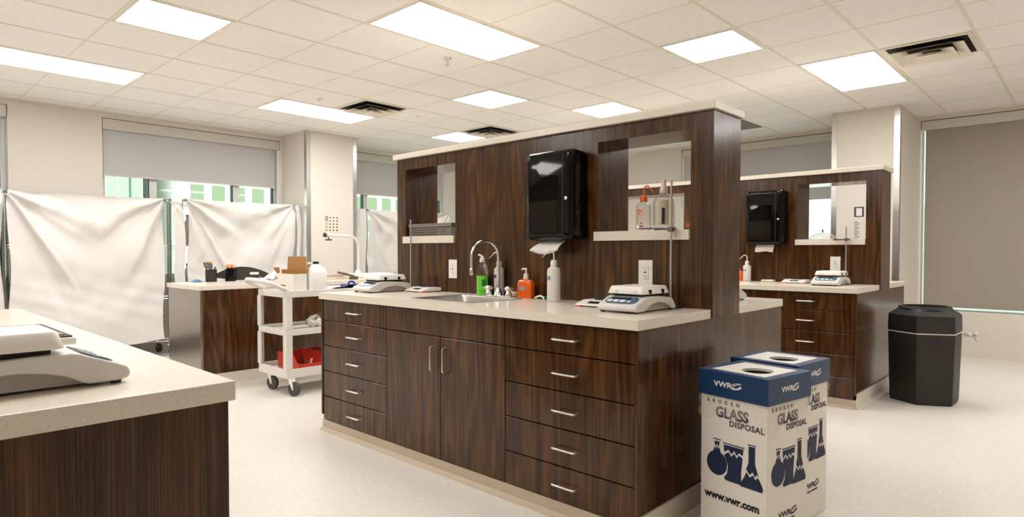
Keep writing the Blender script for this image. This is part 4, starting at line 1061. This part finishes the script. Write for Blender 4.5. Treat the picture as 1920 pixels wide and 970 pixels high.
def sheet(y0, y1, x, zt, zb, label, seed, skew=0.0, amp=1.0, strip=False):
    """cloth hung by its two top corners: folds fan out from the corners and meet in shallow swags"""
    o = (x, (y0 + y1) / 2, zt); W_ = y1 - y0; Hh = zt - zb; rnd = random.Random(seed); ph = [rnd.uniform(0, 6) for _ in range(8)]
    top = MB(o)
    def dep(u, v):
        a = u * W_; bb = (1 - u) * W_; h = v * Hh
        r1 = math.hypot(a, h) + .04; r2 = math.hypot(bb, h) + .04
        t1 = math.atan2(h, a + .02); t2 = math.atan2(h, bb + .02)
        e1 = math.exp(-r1 / (.55 * max(W_, .4))); e2 = math.exp(-r2 / (.55 * max(W_, .4)))
        f = .052 * e1 * sin(11 * t1 + ph[0] + .6 * sin(3 * r1)) * min(1, r1 * 4) + .052 * e2 * sin(10 * t2 + ph[1] + .6 * sin(3 * r2 + 1)) * min(1, r2 * 4)
        f += .026 * sin(5 * (h - .55 * (1 - (2 * u - 1) ** 2)) * 2.2 + ph[2]) * sin(pi * u) * min(1, v * 3) * (1 - .5 * v)
        f += .010 * sin(9 * u * W_ + 2 * v + ph[3]) * v + .006 * sin(27 * u * W_ + ph[4]) * math.exp(-v * 9) + .004 * sin(31 * u + 17 * v + ph[5])
        f += .012 * v * sin(pi * u * 2.3 + ph[6])
        if W_ > .5:
            for (ang, wd, am, ln) in CREASE[seed % 3]:
                for (aa, tt, rr1) in ((a, t1, r1),) if ang > 0 else ((bb, t2, r2),):
                    dd = (tt - abs(ang)) * rr1
                    f += am * math.exp(-(dd / wd) ** 2) * min(1, rr1 * 5) * max(0, 1 - (rr1 / ln) ** 2)
            f += .007 * sin(23 * t1 + 2 * ph[2]) * math.exp(-r1 * 2.2) * min(1, r1 * 6) + .007 * sin(21 * t2 + ph[4]) * math.exp(-r2 * 2.2) * min(1, r2 * 6)
            f += .0035 * sin(13 * u + 29 * v + 4 * sin(6 * u + ph[0])) + .003 * sin(41 * v - 17 * u + 3 * sin(9 * v))
        f *= amp; g_ = f + .030
        return -.030 + .5 * (g_ + math.sqrt(g_ * g_ + .0003))
    nu = max(10, int(W_ * 90)); nv = 110
    def fn(u, v):
        edge = .010 * sin(7 * u + ph[7]) * v
        yy = y0 + u * W_ + skew * v + .012 * sin(9 * v + ph[1]) * (1 if u > .98 or u < .02 else .4)
        zz = zt - v * (Hh + edge * 3 + .04 * u * v) - .012 * sin(pi * u) * (1 - v)
        return (x + .012 + dep(u, v) + .006, yy, zz)
    top.grid(fn, nu, nv)
    # the part folded back over the top of the rack
    top.grid(lambda u, v: (x + .018 + dep(u, 0) * (1 - v) - v * .46, y0 + u * W_, zt - .012 * sin(pi * u) * 1.0 + .004 * sin(40 * u) * v), nu, 6)
    bmesh.ops.remove_doubles(top.bm, verts=top.bm.verts, dist=1e-4)
    return tag(top.build('draped_sheet', CLOTH, None, o, smooth=True, angle=180), label, 'sheet', 'white sheets over the racks')
sheet(-.55, 1.02, -7.66, 1.790, .35, 'white sheet cut off at the left edge of the photo', 4)
sheet(1.065, 2.425, -7.62, 1.775, .235, 'largest white draped sheet, left of the pen cups', 11)
sheet(2.535, 2.645, -7.655, 1.785, .60, 'narrow white cloth strip hanging between the two large sheets', 5, skew=.03, amp=.4)
sheet(2.70, 3.99, -7.66, 1.795, .45, 'white draped sheet between the gap and the left column', 23)
sheet(4.02, 4.075, -7.665, 1.79, .50, 'very narrow white cloth strip beside the left column', 2, skew=.04, amp=.25)
sheet(4.93, 5.085, -7.65, 1.80, .4, 'narrow white cloth edge just right of the left column', 8, amp=.2)
sheet(5.115, 6.62, -7.65, 1.795, .4, 'white draped sheet between the left column and the tall partition', 37)
# containers that show through the gaps
def jar(x, y, z, h, r, m, cap, label):
    o = (x, y, z); t = thing('storage_bottle', label, 'bottle', o, 0, 'bottles on the wire racks')
    MB(o).lathe([(r * .9, .001), (r, .008), (r, h * .8), (r * .6, h * .9), (r * .5, h)], (x, y, z), 24).build('bottle', m, t, smooth=True)
    MB(o).lathe([(r * .6, h + .0005), (r * .6, h + .03)], (x, y, z), 20).build('cap', cap, t, smooth=True)
jar(-7.80, 2.76, 1.2565, .33, .05, WHITEP, GREYP, 'white bottle high on the rack, seen through the narrow gap')
jar(-7.80, 2.76, .7565, .26, .055, WHITEP, REDL, 'white bottle with a dark red cap, seen low through the narrow gap')
def tub(x0, y0, z, x1, y1, h, m, label):
    o = ((x0 + x1) / 2, (y0 + y1) / 2, z)
    t = thing('storage_tub', label, 'tub', o, 0, 'tubs on the wire racks')
    MB(o).rings([rr(x0 + .01, y0 + .01, x1 - .01, y1 - .01, .02, z + .001), rr(x0, y0, x1, y1, .02, z + h)]).build('tub', m, t, smooth=True)
    MB(o).rings([rr(x0 - .006, y0 - .006, x1 + .006, y1 + .006, .02, z + h + .0005), rr(x0 - .006, y0 - .006, x1 + .006, y1 + .006, .02, z + h + .02)]).build('lid', BLACKM, t)
GRT = mat('grey_green_tub', S(112, 122, 112), .4)
tub(-8.05, 2.16, 1.2565, -7.73, 2.46, .38, mat('pale_green_tub', S(150, 160, 148), .35), 'pale green tub high on the rack behind the largest sheet')
tub(-8.05, 2.18, .6865, -7.73, 2.46, .44, GRT, 'grey green tub on the rack behind the largest sheet')
tub(-8.05, 2.20, .2065, -7.73, 2.46, .24, mat('grey_tub', S(120, 118, 112), .4), 'grey tub on the lowest rack shelf behind the largest sheet')
tub(-8.05, 1.20, .6865, -7.73, 1.44, .22, BLACKM, 'dark tub behind the left edge of the largest sheet')
tub(-8.05, .72, .7565, -7.73, .95, .16, BLACKM, 'dark tub behind the sheet cut off by the left edge')
tub(-8.05, .70, 1.2565, -7.73, .95, .20, REDL, 'dark red tub high behind the sheet cut off by the left edge')

# ------------------------------------------------------------------ glass waste boxes
def waste_box(label):
    t = thing('glass_waste_box', label, 'waste box', (0, 0, 0), 0, 'white and blue broken glass boxes')
    w = .150
    MB().box(-w, -w, .001, w, w, .640).build('carton', BOARD, t, bevel=.002)
    # lid
    W2 = .158; zt = .700; zb = .597
    b = MB(); n = 32
    def ringsq(r, z): return [(max(-r, min(r, 1.45 * r * cos(a))), max(-r, min(r, 1.45 * r * sin(a))), z) for a in [2 * pi * k / n + pi / n * 0 for k in range(n)]]
    # square outer ring sampled so that the corners are true
    def sqn(r, z):
        P = []
        for s in range(4):
            c = [(r, -r), (r, r), (-r, r), (-r, -r)]; p, q = c[s], c[(s + 1) % 4]
            for k in range(n // 4): u = k / (n // 4); P.append((p[0] + (q[0] - p[0]) * u, p[1] + (q[1] - p[1]) * u, z))
        return P
    hr = .062
    hole = [(hr * cos(-pi / 4 + 2 * pi * k / n) + .022, hr * sin(-pi / 4 + 2 * pi * k / n) - .012, 0) for k in range(n)]
    def hl_(z, r=0): return [(x, y, z) for x, y, _ in hole]
    b.rings([sqn(W2 - .004, zb), sqn(W2, zb), sqn(W2, zt), sqn(.120, zt)], False, False)
    lid = b.build('lid', DBLUE, t)
    b = MB().rings([sqn(.120, zt), sqn(.118, zt - .0015), hl_(zt - .0015), hl_(zt - .012)], False, False); b.build('top_panel', BOARDW, lid)
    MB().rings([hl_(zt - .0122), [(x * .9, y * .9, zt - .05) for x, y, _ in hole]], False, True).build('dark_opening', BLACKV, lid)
    F = {0: frame((-w, -w - .0006, 0), (1, 0, 0), (0, 0, 1)), 1: frame((w + .0006, -w, 0), (0, 1, 0), (0, 0, 1))}
    L_ = {0: frame((-W2, -W2 - .0006, 0), (1, 0, 0), (0, 0, 1)), 1: frame((W2 + .0006, -W2, 0), (0, 1, 0), (0, 0, 1))}
    def logo(b, M, x, z, s):
        b.text('VWR', M @ Matrix.Translation((x, z, 0)), s, .0004, .0007 * s / .03, sx=1.22)
        cx_ = x + 3.45 * s; cz = z + .36 * s
        def el(a, c, t0, t1, th, rot=.25, dx=0, dz=0):
            P = []
            for k in range(15):
                q = t0 + (t1 - t0) * k / 14; P.append((a * cos(q), c * sin(q)))
            for k in range(15):
                q = t1 + (t0 - t1) * k / 14; P.append(((a - th) * cos(q), (c - th * .9) * sin(q)))
            b.prism([(cx_ + dx + x_ * cos(rot) - y_ * sin(rot), cz + dz + x_ * sin(rot) + y_ * cos(rot)) for x_, y_ in P], M, .0004)
        el(.95 * s, .42 * s, .5, 2.9, .10 * s); el(.95 * s, .44 * s, 3.0, 5.7, .20 * s); el(.62 * s, .26 * s, 1.9, 4.2, .12 * s); el(.50 * s, .22 * s, 4.6, 6.9, .10 * s, dx=.15 * s)
        el(.55 * s, .16 * s, .4, 2.6, .09 * s, .45, .18 * s, .16 * s)
    for k in (0, 1):
        b = MB(); logo(b, L_[k], .075 + .018 * k, .640, .030); b.build('lid_logo', WHITEINK, lid)
        M = F[k]
        b = MB(); 
        b.text('BROKEN', M @ Matrix.Translation((.030, .568, 0)), .021, .0005, .0010, space=2.3)
        b.text('GLASS', M @ Matrix.Translation((.070, .514, 0)), .058, .0005, .0024, sx=.92)
        b.text('DISPOSAL', M @ Matrix.Translation((.134, .484, 0)), .033, .0005, .0010, sx=1.0, space=1.08)
        b.build('heading', GREYD if k == 0 else GREYD, t)
        b = MB()
        Z0 = .258
        # round flask
        P = [(.078 + .048 * cos(q), Z0 + .062 + .050 * sin(q)) for q in [radians(112 + 316 * i / 24) for i in range(25)]]
        P += [(.088, Z0 + .132), (.083, Z0 + .120), (.078, Z0 + .134), (.073, Z0 + .118), (.068, Z0 + .130)]
        b.prism(P, M, .0004)
        b.prism([(.060, Z0 + .158), (.096, Z0 + .158), (.096, Z0 + .162), (.060, Z0 + .162)], M, .0004)
        b.prism([(.067, Z0 + .152), (.090, Z0 + .152), (.090, Z0 + .142), (.084, Z0 + .130), (.079, Z0 + .143), (.073, Z0 + .130), (.067, Z0 + .139)], M, .0004)
        # beaker
        b.prism([(.119, Z0 + .002), (.190, Z0 + .002), (.190, Z0 + .050), (.196, Z0 + .110), (.180, Z0 + .118), (.170, Z0 + .104), (.158, Z0 + .120), (.145, Z0 + .104), (.132, Z0 + .120), (.112, Z0 + .104), (.122, Z0 + .085), (.131, Z0 + .060), (.126, Z0 + .030), (.112, Z0 + .012)], M, .0004)
        b.prism([(.110, Z0 + .146), (.200, Z0 + .146), (.196, Z0 + .120), (.180, Z0 + .128), (.170, Z0 + .114), (.158, Z0 + .130), (.145, Z0 + .114), (.132, Z0 + .130), (.112, Z0 + .116)], M, .0004)
        b.prism([(.106, Z0 + .150), (.204, Z0 + .150), (.204, Z0 + .154), (.106, Z0 + .154)], M, .0004)
        # conical flask
        b.prism([(.186, Z0 - .002), (.282, Z0 - .002), (.286, Z0 + .012), (.272, Z0 + .040), (.262, Z0 + .052), (.252, Z0 + .040), (.242, Z0 + .056), (.228, Z0 + .044), (.214, Z0 + .062), (.204, Z0 + .040), (.188, Z0 + .012)], M, .0004)
        b.prism([(.222, Z0 + .166), (.250, Z0 + .166), (.250, Z0 + .100), (.266, Z0 + .056), (.258, Z0 + .064), (.250, Z0 + .050), (.240, Z0 + .068), (.228, Z0 + .054), (.212, Z0 + .072), (.208, Z0 + .062), (.222, Z0 + .100)], M, .0004)
        b.prism([(.218, Z0 + .170), (.254, Z0 + .170), (.254, Z0 + .174), (.218, Z0 + .174)], M, .0004)
        b.build('broken_glass_pictures', NAVY, t)
        b = MB()
        if k == 0: b.text('www.vwr.com', M @ Matrix.Translation((.022, .172, 0)), .042, .0005, .0020)
        else: b.text('WORLD OF SCIENCE', M @ Matrix.Translation((.10, .120, 0)), .011, .0005, .0004); logo(b, M, .085, .140, .032)
        b.build('web_address' if k == 0 else 'side_logo', BLACKINK, t)
    # clear liner bag showing below the lid
    rnd = random.Random(9); N_ = 96
    def perim(u):
        s = (u * 4) % 4; i = int(s); f = s - i; c = [(-1, -1), (1, -1), (1, 1), (-1, 1)]; p, q = c[i], c[(i + 1) % 4]
        return p[0] + (q[0] - p[0]) * f, p[1] + (q[1] - p[1]) * f
    def fn(u, v):
        px, py = perim(u); hem = .035 + .025 * sin(u * 29) + .02 * sin(u * 47 + 1) + .03 * abs(sin(pi * u * 2))
        r = w + .0035 + .006 * v * (1 + sin(u * 61 + 7 * v)) * .8 + .002 * sin(90 * u + 23 * v)
        return (px * r, py * r, .603 - v * (.03 + max(hem, .01)))
    b = MB().grid(fn, N_, 10); b.build('liner_bag', FILM, t, smooth=True)
    return t
GREYD = mat('dark_grey_ink', S(72, 68, 72), .6)
wb = waste_box('glass waste box in front, nearest the camera'); wb.location = (-1.035, 2.575, 0); wb.rotation_euler.z = radians(-10)
dup(wb, (-1.065, 2.945, 0), radians(-6), 'glass waste box behind the first one, partly hidden')

# ------------------------------------------------------------------ trash can
tc = (-1.005, 5.895); o = (*tc, 0)
t = thing('trash_can', 'black six-sided trash can with a liner, right of the far bench', 'trash can', o)
def hexr(r, z, rb=.03, n=3, rot=radians(-92)):
    P = []
    for k in range(6):
        a = rot + k * pi / 3; c = Vector((cos(a), sin(a))) * r
        for q in range(-n, n + 1):
            s = q / n; d = rb * s
            e = Vector((cos(a + pi / 2), sin(a + pi / 2)))
            c2 = c + e * d - Vector((cos(a), sin(a))) * (abs(d) * .55 + (1 - abs(s)) * -.0 )
            P.append((tc[0] + c2.x, tc[1] + c2.y, z))
    return P
MB(o).rings([hexr(.238, .001), hexr(.245, .03), hexr(.260, .535), hexr(.256, .548)]).build('body', BLACKM, t, smooth=True, angle=25)
MB(o).rings([hexr(.254, .5485), hexr(.261, .551), hexr(.258, .557), hexr(.252, .559)]).build('liner_edge', mat('white_liner', S(220, 216, 208), .4), t, smooth=True)
MB(o).rings([hexr(.258, .5595), hexr(.263, .57), hexr(.259, .690), hexr(.248, .700), hexr(.208, .728), [(tc[0] + .185 * cos(radians(-92) + 2 * pi * k / 42 - 2 * pi * 3 / 42), tc[1] + .185 * sin(radians(-92) + 2 * pi * k / 42 - 2 * pi * 3 / 42), .738) for k in range(42)],
             [(tc[0] + .178 * cos(radians(-92) + 2 * pi * (k - 3) / 42), tc[1] + .178 * sin(radians(-92) + 2 * pi * (k - 3) / 42), .755) for k in range(42)],
             [(tc[0] + .160 * cos(radians(-92) + 2 * pi * (k - 3) / 42), tc[1] + .160 * sin(radians(-92) + 2 * pi * (k - 3) / 42), .756) for k in range(42)],
             [(tc[0] + .150 * cos(radians(-92) + 2 * pi * (k - 3) / 42), tc[1] + .150 * sin(radians(-92) + 2 * pi * (k - 3) / 42), .60) for k in range(42)]], False, True).build('lid', BLACKM, t, smooth=True, angle=25)
b = MB(o)
kx, ky = tc[0] + .262, tc[1] + .06
b.tube([(kx - .015, ky, .548), (kx + .02, ky, .545), (kx + .04, ky, .535)], [.012, .020, .008], 10).tube([(kx + .038, ky, .536), (kx + .062, ky - .01, .552), (kx + .07, ky, .56)], [.006, .016, .020], 8).tube([(kx + .038, ky, .534), (kx + .064, ky, .520), (kx + .07, ky + .01, .508)], [.006, .014, .016], 8)
b.build('liner_knot', bpy.data.materials['white_liner'], t, smooth=True)

# ------------------------------------------------------------------ things in the partition openings
ZS = 1.2965
x, y = -1.80, 2.96; o = (x, y, ZS)
t = wash_bottle(x, y, ZS, 'clear wash bottle with an orange cap in the tall partition opening', body=CLEAR, cap=ORANGE, h=.155, r=.040, tube=ORANGE, ang=-12)
MB(o).rings([[(x + .0405 * cos(q), y + .0405 * sin(q), ZS + z_) for q in [radians(225 + 6 * k) for k in range(14)]] for z_ in (.085, .125)], False, False, closed=False).build('label', mat('orange_print_label', S(226, 190, 160), .5), t, smooth=True)
for q, (aa, zz) in enumerate([(250, .112), (272, .112), (258, .096), (282, .045), (292, .030), (282, .028)]):
    a = radians(aa); MB(o).sphere((x + .0412 * cos(a), y + .0412 * sin(a), ZS + zz), .0055, 1, 1, 1, 8).build('print', ORANGE if q < 5 else REDL, t)
x, y = -1.662, 2.93; o = (x, y, ZS)
t = thing('reagent_bottle', 'large clear bottle with a tall pale nozzle in the tall partition opening', 'bottle', o)
MB(o).lathe([(.052, .001), (.056, .008), (.056, .145), (.050, .170), (.030, .190), (.020, .197)], (x, y, ZS), 36).build('bottle', CLEAR, t, smooth=True)
MB(o).lathe([(.021, .1975), (.022, .20), (.019, .225), (.013, .240), (.011, .268), (.009, .270)], (x, y, ZS), 24).build('nozzle', mat('pale_pink_plastic', S(226, 208, 200), .4), t, smooth=True)
MB(o).lathe([(.048, .0015), (.050, .003), (.050, .012)], (x, y, ZS), 30).build('residue', BLACKM, t, smooth=True)
MB(o).rings([[(x + .0565 * cos(q), y + .0565 * sin(q), ZS + z_) for q in [radians(278 + 6 * k) for k in range(9)]] for z_ in (.03, .08, .158)], False, False, closed=False).build('label', mat('worn_tan_label', S(190, 176, 148), .6), t, smooth=True)
MB(o).rings([[(x + .0572 * cos(q), y + .0572 * sin(q), ZS + z_) for q in [radians(290 + 4 * k) for k in range(5)]] for z_ in (.035, .08, .118)], False, False, closed=False).build('label_print', BLACKINK, t, smooth=True)
x, y = -1.578, 3.03; o = (x, y, ZS)
t = thing('dropper_bottle', 'tiny orange-capped bottle right of the large clear bottle', 'bottle', o)
MB(o).lathe([(.010, .001), (.011, .02), (.006, .024)], (x, y, ZS), 16).build('bottle', CLEAR, t, smooth=True)
MB(o).lathe([(.010, .0245), (.011, .036), (.006, .042)], (x, y, ZS), 16).build('cap', ORANGE, t, smooth=True)
MB(o).tube([(x, y, ZS + .042), (x - .001, y, ZS + .056), (x - .006, y, ZS + .064)], .0015, 6).build('tip', BLACKM, t)
# grey basket in the left opening
x0, x1, y0, y1 = -3.665, -3.205, 2.815, 3.04; o = ((x0 + x1) / 2, (y0 + y1) / 2, ZS)
t = thing('plastic_basket', 'grey lattice basket in the left opening of the tall partition', 'basket', o)
b = MB(o).box(x0 + .01, y0 + .01, ZS + .001, x1 - .01, y1 - .01, ZS + .004)
for (a, c, fx_) in ((x0, x1, 0), (y0, y1, 1)):
    for s_ in (0, 1):
        for k in range(int((c - a) / .014) + 1):
            p = a + k * .014
            if fx_ == 0: yy = y0 if s_ == 0 else y1 - .003; b.box(p, yy, ZS + .002, p + .004, yy + .003, ZS + .082)
            else: xx = x0 if s_ == 0 else x1 - .003; b.box(xx, p, ZS + .002, xx + .003, min(p + .004, c), ZS + .082)
for z_ in (.001, .017, .033, .049):
    b.box(x0, y0 - .001, ZS + z_, x1, y0 + .004, ZS + z_ + .005).box(x0, y1 - .004, ZS + z_, x1, y1 + .001, ZS + z_ + .005).box(x0 - .001, y0, ZS + z_, x0 + .004, y1, ZS + z_ + .005).box(x1 - .004, y0, ZS + z_, x1 + .001, y1, ZS + z_ + .005)
b.build('lattice', GREYB, t)
b = MB(o)
for (a, c, d, e_) in ((x0 - .006, y0 - .006, x1 + .006, y0 + .006), (x0 - .006, y1 - .006, x1 + .006, y1 + .006), (x0 - .006, y0 + .006, x0 + .006, y1 - .006), (x1 - .006, y0 + .006, x1 + .006, y1 - .006)): b.box(a, c, ZS + .064, d, e_, ZS + .088)
b.build('rim', GREYB, t, bevel=.002)
# far opening: glass dish with knob, glass jars
x, y = -1.80 + .0, 2.96 + DY; o = (x, y, ZS)
t = thing('glass_desiccator_lid', 'domed glass lid with a small knob in the far partition opening', 'glass lid', o)
MB(o).lathe([(.105, .001), (.112, .008), (.110, .016), (.085, .042), (.045, .058), (.012, .064)], (x, y, ZS), 36).build('dome', milky_mat('frosty_glass', S(226, 226, 216), .55, .1), t, smooth=True)
MB(o).lathe([(.006, .0645), (.006, .082), (.009, .086), (.004, .090)], (x, y, ZS), 16).build('knob', BLACKM, t, smooth=True)
# notices on the right column
YN = 7.7595
def notice(x0, z0, x1, z1, label, kind, acc=None):
    o = ((x0 + x1) / 2, YN, (z0 + z1) / 2); t = thing('wall_notice', label, 'notice', o, 0, 'notices on the right column')
    MB(o).box(x0, YN - .002, z0, x1, YN - .0003, z1).build('sheet', PAPER, t)
    b = MB(o)
    if kind == 0:
        b.box(x0 + .01, YN - .0026, z0 + .01, x0 + .03, YN - .0021, z1 - .01).box(x1 - .03, YN - .0026, z0 + .01, x1 - .01, YN - .0021, z1 - .01).box(x0 + .03, YN - .0026, z1 - .025, x1 - .03, YN - .0021, z1 - .01).box(x0 + .03, YN - .0026, z0 + .01, x1 - .03, YN - .0021, z0 + .022)
    else:
        n = int((z1 - z0) / .016)
        for k in range(1, n): b.box(x0 + .010, YN - .0026, z0 + k * .016, x1 - .010 - (.02 if k % 3 == 0 else 0), YN - .0021, z0 + k * .016 + .008)
    b.build('print', mat('dark_notice_print', S(64, 64, 64), .6) if kind != 2 else mat('grey_notice_print', S(120, 118, 114), .6), t)
    if acc: MB(o).box(x1 - .02, YN - .0026, z1 - .03, x1 - .004, YN - .0021, z1 - .01).build('red_mark', REDP, t)
notice(-2.02, 1.565, -1.90, 1.70, 'square notice with a dark border on the right column', 0)
notice(-2.02, 1.28, -1.94, 1.545, 'narrow grey text notice on the right column', 2)
notice(-1.90, 1.30, -1.82, 1.555, 'narrow dark text notice on the right column', 1, True)
# far bench: pad and soap
o = (-2.19, 5.70, WT)
simple('sponge', MB(o).box(-2.24, 5.70, WT + .0005, -2.13, 5.76, WT + .020), SPONGE, o, 'cream sponge on the far bench below the dispenser', 'sponge', bevel=.006)
x, y = -2.47, 5.74; o = (x, y, WT)
t = thing('hand_soap', 'amber hand soap bottle on the far bench, mostly hidden', 'soap bottle', o)
MB(o).rings([rr(x - .044, y - .022, x + .044, y + .022, .014, WT + .001), rr(x - .046, y - .024, x + .046, y + .024, .016, WT + .085), rr(x - .014, y - .012, x + .014, y + .012, .010, WT + .106)]).build('bottle', SOAPO, t, smooth=True)
MB(o).lathe([(.013, .1065), (.014, .112), (.012, .134), (.005, .137), (.004, .160)], (x, y, WT), 16).tube([(x, y, WT + .160), (x - .022, y - .009, WT + .158)], [.006, .004], 8).build('pump', WHITEP, t, smooth=True)

# ------------------------------------------------------------------ outside
def facade(name, x0, y0, x1, y1, z0, z1, m, label):
    o = ((x0 + x1) / 2, (y0 + y1) / 2, z0); t = thing(name, label, 'building', o)
    MB(o).box(x0, y0, z0, x1, y1, z1).build('wall', m, t); return t, o
t, o = facade('office_tower', -62, 4.0, -44, 12.8, -30, 45, FAC_T, 'green glass office building seen at the left of the wide window')
for k in range(14): MB(o).box(-43.99, 4.2 + k * .66, -10, -43.93, 4.28 + k * .66, 30).build('mullion', FAC_D if k % 3 == 0 else FAC_W, t)
t, o = facade('office_building', -70, 14.6, -42, 60, -30, 16, FAC_W, 'pale office building with green windows seen through the left windows')
for r_ in range(4):
    zz = .55 + r_ * 1.75
    MB(o).box(-41.99, 14.8, zz, -41.93, 59.5, zz + .10).build('string_course', mat('pale_green_band', S(196, 216, 204), .6) if r_ == 0 else bpy.data.materials['pale_green_band'], t)
    for k in range(22):
        ya = 15.0 + k * 1.32
        if r_ < 4 and ya < 46: MB(o).box(-41.99, ya, zz + .42, -41.9, ya + .78, zz + 1.38).build('window', FAC_G, t)
# buildings seen past the right hand windows
t, o = facade('distant_building', -12, 46, 3, 60, -30, 4.0, mat('pale_grey_stone', S(176, 184, 182), .8), 'pale building seen low through the far partition opening')  # one even grey stone colour, darker than the office facade
for k in range(7): MB(o).box(-12, 45.93, .3 + k * .5, 3, 45.99, .36 + k * .5).build('band', bpy.data.materials['pale_green_band'], t)

# ------------------------------------------------------------------ world and camera
w = bpy.data.worlds.new('World'); SC.world = w; w.use_nodes = True
bg = w.node_tree.nodes['Background']
bg.inputs[0].default_value = (.98, .99, .98, 1); bg.inputs[1].default_value = 1.3
yaw, pitch, roll = .7536, -.0226, .0006
F = Vector((-sin(yaw) * cos(pitch), cos(yaw) * cos(pitch), sin(pitch))); R0 = Vector((cos(yaw), sin(yaw), 0)); U0 = R0.cross(F)
R = cos(roll) * R0 + sin(roll) * U0; U = -sin(roll) * R0 + cos(roll) * U0
cd = bpy.data.cameras.new('camera'); cam = bpy.data.objects.new('camera', cd); COL.objects.link(cam)
cam.matrix_world = Matrix(((R.x, U.x, -F.x, 0), (R.y, U.y, -F.y, 0), (R.z, U.z, -F.z, 1.19), (0, 0, 0, 1)))
cd.sensor_width = 36; cd.sensor_fit = 'HORIZONTAL'; cd.lens = 1171.9 / 1920 * 36; cd.shift_y = 12.9 / 1920
cd.clip_start = .05; cd.clip_end = 300
SC.camera = cam
SC.view_settings.view_transform = 'Standard'; SC.view_settings.look = 'None'; SC.view_settings.gamma = 1
SC.view_settings.use_curve_mapping = False; SC.view_settings.exposure = EXPO
SC.cycles.use_denoising = True
SC.cycles.max_bounces = 10; SC.cycles.diffuse_bounces = 6; SC.cycles.transparent_max_bounces = 12
SC.cycles.caustics_reflective = False; SC.cycles.caustics_refractive = False
SC.cycles.sample_clamp_indirect = 8
